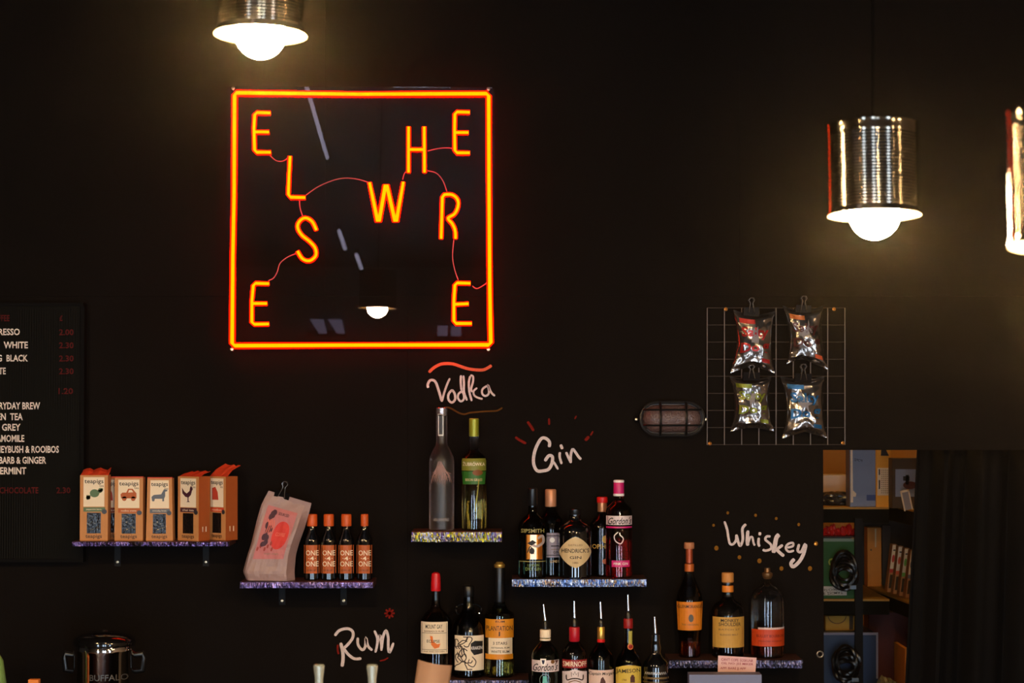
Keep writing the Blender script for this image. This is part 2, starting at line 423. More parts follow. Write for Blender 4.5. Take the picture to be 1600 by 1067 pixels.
# middle level
M_grn = mat('green_crate', (4, 78, 12), .6, noise=.1)
r, mp, w, h = boxthing('plastic_crate', 'green plastic crate with a white label on middle store shelf', 'crate', 1262, 1336.5, 843, zs[1], 7.42, .3, M_grn, 'crate_body')
decal('rim', [('rect', 1262, 1336, 841, 846, mat('pale_green', (120, 140, 128)))], mp, r, label='pale rim')
decal('label', [('rect', 1286, 1323, 916, 930, mat('grey_white', (190, 190, 180)))], mp, r, label='white label')
decal('lettering', [('lift', .0004, ('text', 'co', 1304, 878, 20, 12, mat('lime_print', (150, 180, 90)))), ('lift', .0006, ('text', '67-CHANDRE', 1304, 921, 33, 4, M_ink, -.06)), ('lift', .0006, ('text', 'E ZIGMAT', 1302, 926.5, 30, 4, M_ink, -.06))], mp, r)
def cable(name, label, px, py, Y, zb, rx, h, seed, glints=True):
    r = thing(name, (P(px, py, Y).x, Y, zb), label, 'cable'); rnd = random.Random(seed)
    b = MB()
    for k in range(13):
        a0 = rnd.random() * 6; R_ = rx * (.55 + .45 * rnd.random()); hz = h * (.35 + .2 * rnd.random()) ; c = h * (.3 + .4 * rnd.random())
        pts = [(R_ * math.cos(a + a0) , .012 * math.sin(2 * a + k), c + min(hz, c) * math.sin(a + a0) * .95) for a in [i * 2 * math.pi / 18 for i in range(18)]]
        b.tube(pts, .0055, M_blackp, 6, True)
    b.build('cable_loops', r)
    MB().box((rx * .3, -.03, h * .05), (rx * .75, -.012, h * .16), mat('blue_white_glint', (150, 175, 200), .15, .4)).build('painted_glint', r)  # pale block stands in for a blue glint on the cables
    return r
cable('cable_bundle', 'black cable bundle hanging before the green crate', 1319, 915, 7.34, P(1319, 922, 7.34).z, .048, .115, 4)
tray = thing('punnet', (P(1305, 835, 7.5).x, 7.45, P(1305, 843, 7.42).z + .004), 'clear tray of red packets on the green crate', 'tray')
tb = MB(); tb.box((-.12, 0, 0), (.07, .12, .004), M_blackp)
tb.build('base', tray)
for k in range(7):
    heap('red_packet', ['first', 'second', 'third', 'fourth', 'fifth', 'sixth', 'last'][k] + ' small glossy red packet from the wall edge in the crate tray', 'packet', 1284 + 8.5 * k, 832, 7.5 + .012 * (k % 2), tray.location.z + .005, .011, .012, .014 + .004 * (k % 3), mat('red_foil', (200, 22, 20), .3), 20 + k)['group'] = 'red packets in the store tray'
r, mp, w, h = boxthing('carton', 'tall orange brown carton on middle store shelf beside the tea packs', 'box', 1355, 1377, 824, zs[1], 7.9, .1, mat('orange_card', (216, 140, 52), .6, noise=.1, nscale=30))
decal('tape', [('rect', 1367, 1369, 826, 855, M_cream), ('ell', 1361, 859, 1.2, 1.6, M_ink)], mp, r)
r, mp, w, h = boxthing('carton', 'dark block filling the gap between orange carton and tea packs on middle store shelf', 'box', 1378, 1392, 820, zs[1], 7.95, .1, mat('blackish_fill', (34, 26, 22), .6))  # plain dark block filling the gap beside the orange carton
tcol = [(200, 50, 40), (214, 84, 40), (110, 170, 70), (110, 110, 120), (190, 190, 190)]
for k in range(5):
    Y = 7.68 - .075 * k; px = 1394 + 9.5 * k; s = S(Y)
    r = thing('tea_pack', (P(px, 900, Y).x, Y, zs[1]), ('kraft tea pack in the store with %s band, in the row of five' % ('red', 'orange', 'green', 'grey', 'pale')[k]), 'tea pack', 'kraft tea packs on the store shelf', 0)
    x0, x1 = -3.6 * s, 3.6 * s; hh = 74 * s; ln = 4.5 * s
    vs = [(x0 - ln, 0, 0), (x1 - ln, 0, 0), (x1 + ln, 0, hh), (x0 + ln, 0, hh)]
    vs += [(x, .05, z) for x, y, z in vs]
    MB().add(vs, [(0, 1, 2, 3), (5, 4, 7, 6), (3, 2, 6, 7), (4, 5, 1, 0), (1, 5, 6, 2), (4, 0, 3, 7)], M_kraft).build('packet', r)
    def mp(u, v, l, s=s): return ((u + (v / 74 - .5) * 9) * s, -.0006 - l, v * s)
    decal('label', [('rect', -3.4, 3.4, 36, 73, M_cream), ('rect', -3.4, 3.4, 30, 36, mat('band%d' % k, tcol[k])), ('lift', .0004, ('ell', 0, 52, 2.2, 6, mat('band%d' % k, tcol[k]))), ('lift', .0004, ('rect', -1.5, 2, 64, 66, M_ink)), ('rect', -2, 2.2, 6, 27, mat('pack_window', (70, 55, 36), .2))], mp, r)
# lower level
r, mp, w, h = boxthing('plastic_crate', 'blue lidded plastic crate on lower store shelf', 'crate', 1262, 1371, 991, zs[2], 7.43, .3, mat('blue_crate', (10, 40, 80), .35), 'crate_body')
decal('rim', [('rect', 1262, 1372, 988, 992, mat('pale_lilac', (130, 130, 150))), ('rect', 1369, 1372, 992, 1060, mat('pale_lilac', (130, 130, 150)))], mp, r, label='pale rim')
cable('cable_bundle', 'tangle of black cables before the blue crate', 1322, 1062, 7.3, P(1322, 1066, 7.3).z, .05, .11, 9)
r, mp, w, h = boxthing('carton', 'yellow carton with round mark behind the blue crate', 'box', 1289, 1341, 962, P(1300, 991, 7.43).z, 7.55, .12, mat('mustard_card', (190, 140, 34), .6))
decal('lettering', [('line', [(1308 + 14 * math.cos(a / 8), 962 + 12 * math.sin(a / 8)) for a in range(0, 26)], 1.5, mat('brown_print', (110, 70, 20))), ('rect', 1327, 1333, 962, 984, M_dk)], mp, r)
r, mp, w, h = boxthing('carton', 'dark maroon carton on lower store shelf below the tea packs', 'box', 1356, 1425, 956, zs[2], 7.88, .1, mat('maroon_card', (84, 12, 12), .5))
heap('clear_sack', 'crinkled clear plastic sack on lower store shelf', 'bag', 1385, 1067, 7.2, zs[2], .06, .08, .075, mat('clear_film', (110, 104, 80), .12, spec=1), 12)
r, mp, w, h = boxthing('carton', 'narrow orange cardboard edge beside the clear sack', 'box', 1412.5, 1418, 1013, zs[2], 7.3, .2, mat('orange_card', (216, 140, 52)))
# curtain
M_cur = mat('black_velvet', (9, 8, 8), .9, spec=.1)
cr = MB(); NX, NZ = 110, 14; yt, yb = 700, 1560
vs = []
for j in range(NZ + 1):
    py = yt + (yb - yt) * j / NZ
    xl = 1433.5 - (py - 703) * 18.5 / 364
    xl = max(xl, 1409)
    for i in range(NX + 1):
        u = i / NX; px = xl + (1800 - xl) * u
        p = P(px, py, W + .13); a = 34 * u + .8 * math.sin(7 * u)
        vs.append((p.x, p.y + .035 * math.sin(a) + .012 * math.sin(2.3 * a + 1), max(.01, p.z)))
cr.add(vs, [(j * (NX + 1) + i, j * (NX + 1) + i + 1, (j + 1) * (NX + 1) + i + 1, (j + 1) * (NX + 1) + i) for j in range(NZ) for i in range(NX)], M_cur, True)
co = cr.build('curtain'); sd = co.modifiers.new('s', 'SOLIDIFY'); sd.thickness = .004
tag(co, 'black pleated curtain drawn aside across the store doorway', 'curtain')

# ================================================================== NEON SIGN
YN = W - .042
sg = thing('neon_sign', P(565, 341, YN), 'square red orange neon sign of scattered letters on clear panel', 'neon sign')
sg.rotation_euler = (-.047, 0, .024)
def ms(px, py, l, Y=YN): p = P(px, py, Y - l); return tuple(p - sg.location)
rr = 8; pc = []
for cx, cy, a0 in ((773 - rr, 134 + rr, -90), (773 - rr, 551 - rr, 0), (354 + rr, 551 - rr, 90), (354 + rr, 134 + rr, 180)):
    for k in range(5): a = math.radians(a0 + k * 22.5); pc.append((cx + rr * math.cos(a), cy + rr * math.sin(a)))
loc = [ms(x, y, 0) for x, y in pc]
MB().prism([(p[0], p[2]) for p in loc], 0, .005, clear_sheet('clear_acrylic', (.93, .93, .93))).build('backing_panel', sg)
M_tube = emis('neon_red', (1.0, .0014, .0), 15.0)
M_core = emis('neon_core', (1.0, .075, .0), 9.0)
def neon(name, strokes, closed=False, label=None):
    b = MB(); c = MB(); s = S(YN)
    for st in strokes:
        pts = [ms(x, y, .007) for x, y in st]; b.tube(pts, (4.6 if closed else 3.5) * s, M_tube, 10, closed)
        pts = [ms(x, y, .0150 if closed else .0130) for x, y in st]; c.tube(pts, (2.6 if closed else 2.1) * s, M_core, 8, closed)
    o = b.build(name, sg); c.build('lit_core', o)
    if label: o['label'] = label
    return o
def sm(p): return [tuple(q[:2]) for q in spline([(x, y, 0) for x, y in p], 5)]
neon('border_tube', [[(369, 144.5), (560, 146), (760, 144.5), (763.5, 148), (764, 300), (765, 450), (766.5, 536), (763, 539.5), (560, 540), (368, 541), (364, 537), (364.5, 400), (366, 300), (366, 148)]], True)
Ls = {
 'E1': ([[(422, 176), (401, 175.5), (397.5, 179), (396.5, 200), (397.5, 234), (401, 238), (423, 238)], [(398, 206), (420, 206)]]),
 'L': ([[(453, 244), (451.5, 275), (450.5, 304), (454, 308.5), (477, 309)]]),
 'S': ([sm([(494.4, 360), (488, 347), (478, 341), (469, 345), (465, 355), (471, 367), (484, 378), (492.5, 388), (493.5, 400), (484, 408), (473, 405), (465, 393)])]),
 'E2': ([[(421, 444), (400, 443.5), (396.5, 447), (394.5, 470), (394.5, 504), (398.5, 507.5), (421, 507)], [(396, 475), (418, 475)]]),
 'W': ([[(577, 285), (590, 346), (592, 346), (602, 289), (604, 289), (617, 346), (619, 346), (630, 284)]]),
 'H': ([[(638, 197), (638, 269)], [(662.5, 197), (663, 269)], [(639, 233), (662, 233)]]),
 'E3': ([[(734, 174), (714, 173.5), (710.5, 177), (710, 200), (710.5, 234), (714, 238), (734, 238)], [(711, 206), (732, 206)]]),
 'R': ([[(689, 373), (691, 308), (694, 304)] + sm([(698, 303.5), (706, 304), (713, 309), (716, 317), (714, 327), (709, 335), (700, 341), (706, 349), (710, 357), (711.5, 365), (711.5, 373)])]),
 'E4': ([[(735, 443), (714, 442.5), (710.5, 446), (709, 470), (709, 502), (712.5, 506), (737, 506)], [(710, 476), (732, 475)]]),
}
for k, v in Ls.items(): neon('letter', v, label='glowing letter ' + k[0])
M_wire = mat('pink_wire', (210, 90, 96), .4)
for w_ in ([(422, 243), (432, 251), (443, 251), (452, 244)], [(478, 305), (500, 290), (530, 279), (555, 279), (577, 285)], [(468, 313), (469, 325), (473, 338)],
          [(465, 396), (450, 402), (438, 412), (434, 425), (428, 435), (420, 439)], [(668, 235), (685, 231), (700, 230), (710, 232)], [(668, 266), (682, 270), (692, 282), (698, 298)],
          [(629, 280), (632, 270), (638, 266)], [(709, 375), (707, 400), (710, 420), (716, 438)], [(738, 447), (745, 451), (755, 446), (763, 440)]):
    MB().tube([ms(x, y, .003) for x, y in sm(w_)], .75 * S(YN), M_wire, 6).build('wire', sg)
for px, py in ((364, 137), (763, 137), (364, 546), (763, 546)):
    p = Vector(ms(px, py, 0)); T = Matrix.Translation(p) @ Matrix.Rotation(math.pi / 2, 4, 'X')
    MB().lathe([(0, -.034), (.004, -.034), (.004, .001), (.0055, .001), (.0045, .003), (0, .004)], M_screw, 12, T).build('standoff_screw', sg)

# ================================================================== HANGING TIN LAMPS
M_bulb = emis('filament_glow', (1.0, .66, .31), BULB)
M_tinin = mat('tin_inside', (235, 215, 180), .3, .9)
def lamp(loc, label, R=.0768, tilt=3.5, roll=0, real=True):
    r = thing('tin_can_lamp', loc, label, 'pendant lamp', 'pendant lamps made from food tins')
    r.rotation_euler = (math.radians(-tilt), math.radians(roll), 0)
    k = R / 71.0; hgt = 142 * k; pr = [(R * 1.0, 0)]
    nr = 24
    pr = [(R * 1.02, 0), (R * 1.02, 2 * k), (R, 5 * k)]
    for i in range(nr * 4 + 1):
        z = 8 * k + (hgt - 24 * k) * i / (nr * 4); pr.append((R * (.991 + .005 * math.cos(i * math.pi / 2)), z))
    pr += [(R, hgt - 12 * k), (R, hgt - 3 * k), (R * 1.01, hgt), (R * .985, hgt)]
    b = MB().lathe(pr, M_tin, 64)
    b.build('tin_shell', r)
    MB().lathe([(R * 1.02, -.2 * k), (R * .97, 3 * k), (R * .965, hgt - 2 * k), (0, hgt - 2 * k), (0, hgt), (R * .985, hgt)], M_tinin, 48).build('tin_lining', r)
    bl = MB().lathe([(39 * k * math.sin(a * math.pi / 16), 2 * k - 39 * k * math.cos(a * math.pi / 16)) for a in range(0, 14)] + [(14 * k, 42 * k), (0, 42 * k)], M_bulb, 32)
    bl.build('globe_bulb', r)
    MB().lathe([(0, 42 * k), (14 * k, 42 * k), (14 * k, 90 * k), (6 * k, hgt - 2 * k), (0, hgt - 2 * k)], M_blackp, 16).build('lamp_holder', r)
    MB().tube([(0, 0, hgt), (0, 0, hgt + 5 * k), (.6 * k, 0, hgt + 10 * k)], 2 * k, mat('brass', (200, 130, 60), .3, 1), 8).build('cord_grip', r)
    zt = (ZC - loc[2]) / math.cos(math.radians(tilt)); z2 = ZC - loc[2]
    # cord hangs plumb: undo the tin's tilt
    inv = Matrix.Rotation(math.radians(tilt), 3, 'X')
    p0 = Vector((0, 0, hgt + 9 * k)); top = inv @ Vector((0, 0, z2))
    Rm = Matrix.Rotation(math.radians(-tilt), 3, 'X'); pw = Rm @ p0
    top = inv @ Vector((pw.x, pw.y, z2)); MB().tube([p0, top], .0028, mat('cord_black', (5, 5, 5), .95, spec=.02), 6).build('cord', r)
    return r
def lp(px, py, Y): return tuple(P(px, py, Y))
lamp(lp(1366.5, 337, 3.65), 'ribbed tin pendant lamp hanging above the crisp packets')
lamp(lp(407, 55, 3.65), 'ribbed tin pendant lamp above the top left of the neon sign', roll=1)
lamp(lp(1687, 384, 2.43), 'ribbed tin pendant lamp nearest the right edge of the picture')
lamp((-1.75, 3.9, 2.45), 'added unseen ribbed tin pendant lamp out past the menu board')  # unseen lamp added to light the tea packs from the left
lamp((2.3, 2.6, 2.4), 'added unseen ribbed tin pendant lamp over the front of the room')  # unseen lamp added for a warm streak on the tin's right side
lamp((-2.3, .5, 2.5), 'ribbed tin pendant lamp over the front of the room beside the left windows')
lamp((3.0, .9, 2.5), 'ribbed tin pendant lamp over the front of the room beside the plaster wall')
# ceiling conduit with thin strip lights whose reflection runs across the sign panel
def mirrored(px, py, zp=None, yp=None):
    o = camo.location; d = (P(px, py, 5.0) - o).normalized(); n = sg.rotation_euler.to_matrix() @ Vector((0, -1, 0))
    hit = o + d * ((sg.location - o).dot(n) / d.dot(n)); q = d - 2 * d.dot(n) * n
    t = (zp - hit.z) / q.z if zp is not None else (yp - hit.y) / q.y
    return hit + q * t
if __import__('os').environ.get('DBG'):
    for a in ((480, 135), (512, 250), (530, 360), (540, 390), (556, 395), (570, 435)): print('REFL', a, mirrored(*a, zp=ZC - .04))
    for a in ((480, 497), (540, 522), (680, 507), (725, 527), (370, 520), (760, 500)): print('REFW', a, mirrored(*a, yp=YB))
M_strip = emis('strip_glow', (.78, .72, 1), 5.0)
for n_, (a, b, w_, es) in enumerate((((479, 135), (511, 246), .009, 0), ((530, 361), (539, 388), .012, 0), ((557, 398), (566, 423), .012, 0))):
    A = mirrored(*a, zp=ZC - .04); B = mirrored(*b, zp=ZC - .04)
    if B.y < YB or (B - A).length > 20: continue
    cs = thing('light_strip', (A + B) / 2, ('longest', 'middle', 'last')[n_] + ' thin pale strip light under the ceiling', 'light strip', 'strip lights in line under the ceiling')
    MB().tube([A - cs.location, B - cs.location], w_, M_strip, 8).build('diffuser', cs)
    MB().tube([A - cs.location + Vector((0, 0, .03)), B - cs.location + Vector((0, 0, .03))], .014, M_black, 8).build('housing', cs)

# added glowing panes, out of view, placed so dim reflections sit in the lower part of the sign panel
M_dim = emis('added_glow_pane', (.72, .62, .95), 1.3)
for n_, (xa, ya, xb, yb_) in enumerate(((482, 499, 538, 521), (682, 509, 724, 525))):
    a = mirrored(xa, ya, yp=YB + .03); b = mirrored(xb, yb_, yp=YB + .03)
    r = bpy.data.objects.new('window_%d' % (5 + n_), None); COL.objects.link(r); r.location = a; tag(r, kind='structure')  # no opening in the wall here, only the added glow panes
    w_ = b.x - a.x; h_ = b.z - a.z; sk = .25 * w_ if n_ == 0 else 0
    for q in range(2):
        x0 = w_ * (.04 + .5 * q); x1 = w_ * (.42 + .5 * q)
        MB().prism([(x0, 0), (x1, 0), (x1 + sk * .4, h_), (x0 + sk, h_)], 0, .01, M_dim).build('pane', r)
    MB().box((-.01, -.02, h_ - .02), (w_ + .01, -.005, h_ + .02), M_black).build('window_frame', r)

# ================================================================== HAND PAINTED WORDS ON THE WALL
M_chalk = mat('white_chalk_pen', (206, 186, 182), .6, noise=.3, nscale=220)
M_chor = mat('orange_chalk_pen', (200, 74, 20), .6, noise=.3, nscale=200)
M_chbr = mat('ochre_chalk_pen', (84, 50, 10), .7, spec=.1, noise=.3, nscale=200)
M_chred = mat('dark_red_chalk_pen', (112, 18, 6), .7, noise=.5, nscale=200, spec=.1)
M_dot = mat('amber_chalk_pen', (124, 80, 16), .7, spec=.1)
def word(label, org, sc, strokes, extras):
    c = strokes[0][0][0]
    r = thing('painted_word', P(org[0] + 5, org[1] + 5, W), label, 'wall lettering', 'hand painted spirit names on the dark wall')
    def mp(x, y, l): return tuple(P(org[0] + x / sc, org[1] + y / sc, W - .0012 - l) - r.location)
    items = []
    for k, (pts, w_) in enumerate(strokes):
        items.append(('lift', .0004 * (k % 4), ('stroke', pts, w_, M_chalk)))
    decal('handwriting', items, mp, r)
    for nm, its in extras: decal(nm, its, mp, r)
word('white handwritten word Vodka between two orange swooshes', (650, 560), 10.667,
     [([(205, 490), (195, 440), (225, 375), (280, 360), (330, 400), (380, 540), (432, 720)], 42), ([(432, 720), (470, 570), (520, 430), (565, 330)], 34),
      ([(605, 520), (545, 590), (540, 680), (595, 735), (650, 685), (645, 590), (600, 520)], 38),
      ([(765, 545), (710, 590), (700, 660), (745, 715), (795, 680), (795, 600), (760, 540)], 34), ([(750, 280), (745, 400), (760, 540)], 36), ([(790, 285), (800, 420), (800, 560), (850, 700)], 36),
      ([(905, 290), (880, 400), (890, 560), (930, 710)], 36), ([(905, 280), (950, 300), (950, 390), (920, 500), (935, 560)], 34), ([(1020, 490), (960, 545), (975, 620), (1050, 660), (1110, 675)], 32),
      ([(1195, 450), (1110, 510), (1105, 590), (1160, 625), (1215, 575), (1200, 440), (1250, 560), (1315, 625)], 34)],
     [('swoosh', [('stroke', [(215, 235), (290, 160), (400, 100), (500, 85), (620, 92), (750, 135), (900, 178), (1100, 192), (1200, 155), (1260, 115)], 50, M_chor)]),
      ('swoosh', [('stroke', [(450, 830), (520, 815), (600, 840), (700, 900), (800, 930), (900, 905), (1050, 890), (1200, 880), (1350, 870), (1440, 820)], 28, M_chbr)])])
word('white handwritten word Gin with short red rays over it', (790, 640), 8.894,
     [([(605, 520), (610, 450), (560, 400), (500, 400), (445, 480), (400, 600), (388, 740), (435, 845), (520, 850), (600, 825), (645, 740), (650, 655), (600, 640), (545, 715)], 44),
      ([(665, 720), (730, 830)], 32), ([(765, 485), (790, 548)], 40), ([(755, 590), (752, 660), (780, 755)], 34), ([(840, 590), (880, 680), (912, 740)], 34), ([(905, 740), (905, 640), (930, 550), (970, 590), (1010, 650), (1050, 692)], 36)],
     [('ray', [('stroke', p, w_, M_chred)]) for p, w_ in (([(135, 380), (200, 425), (285, 470)], 34), ([(305, 165), (350, 230), (390, 295)], 36), ([(605, 120), (605, 210)], 28), ([(1215, 300), (1180, 360)], 22), ([(1160, 370), (1105, 430)], 42), ([(985, 85), (960, 130)], 20))])
word('white handwritten word Whiskey ringed by small amber dots', (1100, 790), 8.0,
     [([(255, 195), (290, 300), (305, 400), (325, 475), (365, 480), (400, 430), (405, 360)], 30), ([(405, 360), (430, 460), (455, 500), (485, 420), (480, 290), (525, 230)], 34),
      ([(550, 310), (540, 430), (548, 500)], 42), ([(550, 480), (575, 400), (605, 395), (618, 460), (635, 500)], 26), ([(680, 350), (715, 352)], 40), ([(685, 400), (680, 470), (695, 512)], 32),
      ([(832, 385), (785, 385), (768, 425), (835, 485), (835, 540), (765, 562), (735, 545)], 30), ([(940, 360), (905, 400), (885, 500), (868, 590)], 54), ([(985, 490), (910, 545)], 36), ([(905, 545), (950, 590), (1000, 630)], 40),
      ([(1040, 525), (1110, 505), (1110, 465), (1050, 480), (1022, 530), (1060, 575), (1125, 560)], 28), ([(1190, 480), (1172, 560), (1215, 575), (1265, 470)], 34), ([(1275, 480), (1245, 600), (1190, 700), (1115, 762), (1088, 720), (1130, 665)], 44)],
     [('dot', [('ell', x, y, q * 1.0, q * 1.15, M_dot)]) for x, y, q in ((120, 245, 16), (297, 90, 17), (645, 120, 17), (903, 160, 17), (1185, 235, 18), (1400, 475, 24), (155, 530, 26), (443, 645, 22), (693, 690, 26), (968, 785, 24), (1325, 785, 26))])
word('white handwritten word Rum with faint red marks', (500, 930), 7.273,
     [([(168, 460), (220, 400), (310, 378), (370, 410), (372, 480), (320, 555), (265, 605)], 32), ([(235, 540), (258, 640), (262, 730), (250, 810)], 38), ([(270, 605), (320, 670), (390, 720), (470, 718)], 32),
      ([(430, 480), (432, 560), (480, 620), (515, 580), (522, 480), (545, 575), (595, 625)], 30), ([(618, 400), (650, 480), (650, 560), (628, 650)], 28), ([(640, 600), (680, 450), (695, 540), (698, 630)], 28), ([(698, 620), (715, 480), (750, 400), (775, 480), (775, 580), (790, 650), (835, 540)], 30)],
     [('star', [('stroke', [(790 - 60 * math.cos(a), 205 - 60 * math.sin(a)), (790, 205), (790 + 60 * math.cos(a), 205 + 60 * math.sin(a))], 22, M_chred) for a in (0, .8, 1.6, 2.4)]), ('accent', [('stroke', [(205, 560), (200, 610), (212, 670)], 22, M_chred)]), ('accent', [('stroke', [(680, 745), (730, 735), (775, 708)], 16, M_chred)])])

# ================================================================== SHELVES
M_wood = mat('dark_stained_board', (70, 40, 34), .45, noise=.3, nscale=15)
def shelf(label, px0, px1, ytop, ybot, gm, brackets=(), depth=.15, group='short wall shelves behind the bar', screws=()):
    Yf = W - depth; a = P(px0, ytop, Yf); b = P(px1, ybot, Yf)
    r = thing('wall_shelf', ((a.x + b.x) / 2, W, a.z), label, 'shelf', group)
    w = (b.x - a.x) / 2; t = a.z - b.z
    MB().box((-w, -depth + .006, -t), (w, 0, 0), M_wood).build('board', r)
    # irregular chipped front edge
    n = int(w * 2 / .006); e = MB(); rnd = random.Random(px0)
    vs = []
    for i in range(n + 1):
        x = -w + 2 * w * i / n
        for z, y in ((0, .006), (-t * .04 - rnd.random() * .0015, -rnd.random() * .002), (-t * .5, -.001 - rnd.random() * .003), (-t * (.9 + rnd.random() * .12), -rnd.random() * .002), (-t, .006)):
            vs.append((x, -depth + y, z))
    fs = [(i * 5 + j, (i + 1) * 5 + j, (i + 1) * 5 + j + 1, i * 5 + j + 1) for i in range(n) for j in range(4)]
    fs += [(0, 1, 2, 3, 4), tuple(n * 5 + j for j in (4, 3, 2, 1, 0))]
    fs += [(i * 5, i * 5 + 4, (i + 1) * 5 + 4, (i + 1) * 5) for i in range(n)]
    e.add(vs, fs, gm); e.build('foiled_edge', r)
    for bx, by in brackets:
        x = P(bx, ybot, W).x - r.location.x; hb = P(bx, ybot, W).z - P(bx, by, W).z
        bo = MB().box((x - .009, -.003, -t - hb), (x + .009, 0, -t), M_black).box((x - .009, -depth * .8, -t - .003), (x + .009, 0, -t), M_black)
        o = bo.build('bracket', r)
        T = Matrix.Translation((x, -.003, -t - hb + .012)) @ Matrix.Rotation(math.pi / 2, 4, 'X')
        MB().lathe([(0, 0), (.005, 0), (.004, .002), (0, .003)], M_screw, 10, T).build('screw', o)
    return r, r.location.z
G_tea = glitter('foil_purple', [(30, 24, 26), (50, 40, 60), (110, 90, 160), (150, 130, 200)])
G_syr = glitter('foil_lilac', [(90, 76, 130), (140, 120, 190), (70, 60, 90), (170, 150, 220)])
G_vod = glitter('foil_multicolour', [(150, 150, 160), (110, 90, 170), (60, 50, 60), (220, 200, 60), (130, 150, 60), (200, 200, 210), (90, 110, 180)])
G_gin = glitter('foil_blue', [(120, 150, 210), (60, 110, 200), (200, 215, 240), (40, 70, 140), (190, 160, 120)])
G_dk = glitter('foil_grey', [(60, 60, 80), (30, 30, 36), (120, 120, 160), (70, 60, 90)])
_, z_tea = shelf('dark shelf with purple tinged edge carrying the tea packs', 113, 358, 846, 853.5, G_tea, ((184, 890), (322, 890)))
_, z_syr = shelf('lilac edged shelf holding coffee bag and syrup bottles', 375, 583, 909, 919, G_syr, ((441, 952), (537, 952)))
_, z_vod = shelf('shortest shelf with multicoloured glitter edge under the word Vodka', 643, 784, 830.5, 847, G_vod)
_, z_gin = shelf('blue glitter edged shelf carrying five gin bottles', 800, 1010, 904.5, 917, G_gin)
_, z_rum = shelf('grey glitter edged shelf under the rum bottles', 700, 826, 1062, 1076, G_dk)
_, z_whi = shelf('dark shelf carrying three whiskey bottles', 1045, 1254, 1031, 1044, G_dk)
YS = W - .078

# ================================================================== BOTTLES
def interp(prof, h):
    for (r0, h0), (r1, h1) in zip(prof, prof[1:]):
        if min(h0, h1) <= h <= max(h0, h1) and h1 != h0: return r0 + (r1 - r0) * (h - h0) / (h1 - h0)
    return max(r for r, _ in prof)
def roundprof(prof, n=3):
    return [(max(0, p[0]), p[1]) for p in spline([(a, b, 0) for a, b in prof], n)]
def bottle(label, cx, Y, zb, gm, prof, parts=(), decals=(), liquid=None, group=None, name='bottle', extra=None, flat=1.0):
    """prof and parts in photo pixels (radius, height above base); decals at photo x offset / height"""
    s = S(Y); x = P(cx, 900, Y).x
    r = thing(name, (x, Y, zb), label, 'bottle', group)
    gl = MB().lathe([(0, .0)] + [(a * s, b * s) for a, b in prof] + [(0, prof[-1][1] * s)], gm, 36, sy=flat).build('glass_body', r)
    if liquid:
        top, lm = liquid; rp = [(a * .93, b) for a, b in prof if 1 < b < top]; rt = interp(prof, top) * .93
        rp = [(0, 2.2), (max(1, interp(prof, 2.2) * .9), 2.2)] + [q for q in rp if q[1] > 3] + [(rt, top), (0, top)]
        MB().lathe([(a * s, b * s) for a, b in rp], lm, 32, sy=flat).build('liquid', r)
    for pn, m, pp in parts:
        MB().lathe([(0, pp[0][1] * s)] + [(a * s, b * s) for a, b in pp] + [(0, pp[-1][1] * s)], m, 28, sy=1).build(pn, r)
    allp = [q for q in prof]
    for dn, items, sub in decals:
        def mp(u, h, l):
            R_ = interp(allp, h) + .35
            for pn, m, pp in parts:
                if pp[0][1] <= h <= pp[-1][1]: R_ = max(R_, interp(pp, h) + .35)
            uu = max(-R_ * .97, min(R_ * .97, u)); rr_ = R_ * s + l
            a = math.asin(uu / R_)
            return (rr_ * math.sin(a), -rr_ * math.cos(a) * flat, h * s)
        yb_ = sorted({h for _, h in allp} | {h for _, _, pp in parts for _, h in pp})
        o = decal(dn, items, mp, r, step=4, ybr=yb_)
        if sub: decal('lettering', [('lift', .0006, it) if it[0] != 'lift' else it for it in sub], mp, o, step=4, ybr=yb_)
    if extra: extra(r, s)
    return r
def L(l, it): return ('lift', l, it)

g_clear = glass('clear_glass', (235, 240, 238))
g_frost = glass('frosted_glass', (190, 170, 165), .38)
g_black = mat('black_glass', (6, 6, 7), .04, coat=1)
g_dgreen = glass('dark_green_glass', (40, 62, 48), .03)
g_green = glass('green_glass', (18, 120, 56), .03)
g_bluegreen = glass('deep_green_glass', (10, 50, 40), .03)
g_brown = glass('amber_glass', (80, 36, 16), .03)
l_amber = glass('whiskey_amber', (150, 66, 14), .0, 1.33)
l_pale = glass('pale_gold_spirit', (216, 186, 110), .0, 1.33)
l_pink = glass('pink_spirit', (210, 60, 60), .0, 1.33)
m_tan = mat('tan_label', (204, 176, 130), .6, noise=.08, nscale=80)
m_ogold = mat('orange_gold_label', (212, 122, 24), .5, noise=.1, nscale=80)

# vodka shelf
bottle('tall frosted bottle with etched trees and red glints on vodka shelf', 690, YS, z_vod, g_frost,
       [(17, 0), (19.5, 2), (19.5, 106), (18.5, 114), (14, 124), (9.5, 132), (8.5, 138), (8.5, 178)],
       [('cap', mat('silver_cap', (170, 165, 170), .25, .8), [(8.6, 178), (8.8, 180), (8.8, 190), (8, 191)])],
       [('neck_label', [('rect', -5.5, 3, 147, 181, M_white), L(.0004, ('rect', -4, 1.6, 149, 180, mat('charcoal', (40, 40, 46), .4)))], None),
        ('etched_print', [('stroke', [(-2 + dx * .15, 100 + 8 * math.sin(k)), (dx * .6, 92 - k % 7), (dx, 70 + (k * 7) % 22)], 1.0, mat('etch_pink', (150, 112, 104), .6)) for k, dx in enumerate([q * 1.05 - 17 for q in range(33)])], None),
        ('lettering', [('text', 'BELVEDERE', 0, 17, 24, 4.5, mat('etch_grey', (150, 140, 138), .6))], None)])
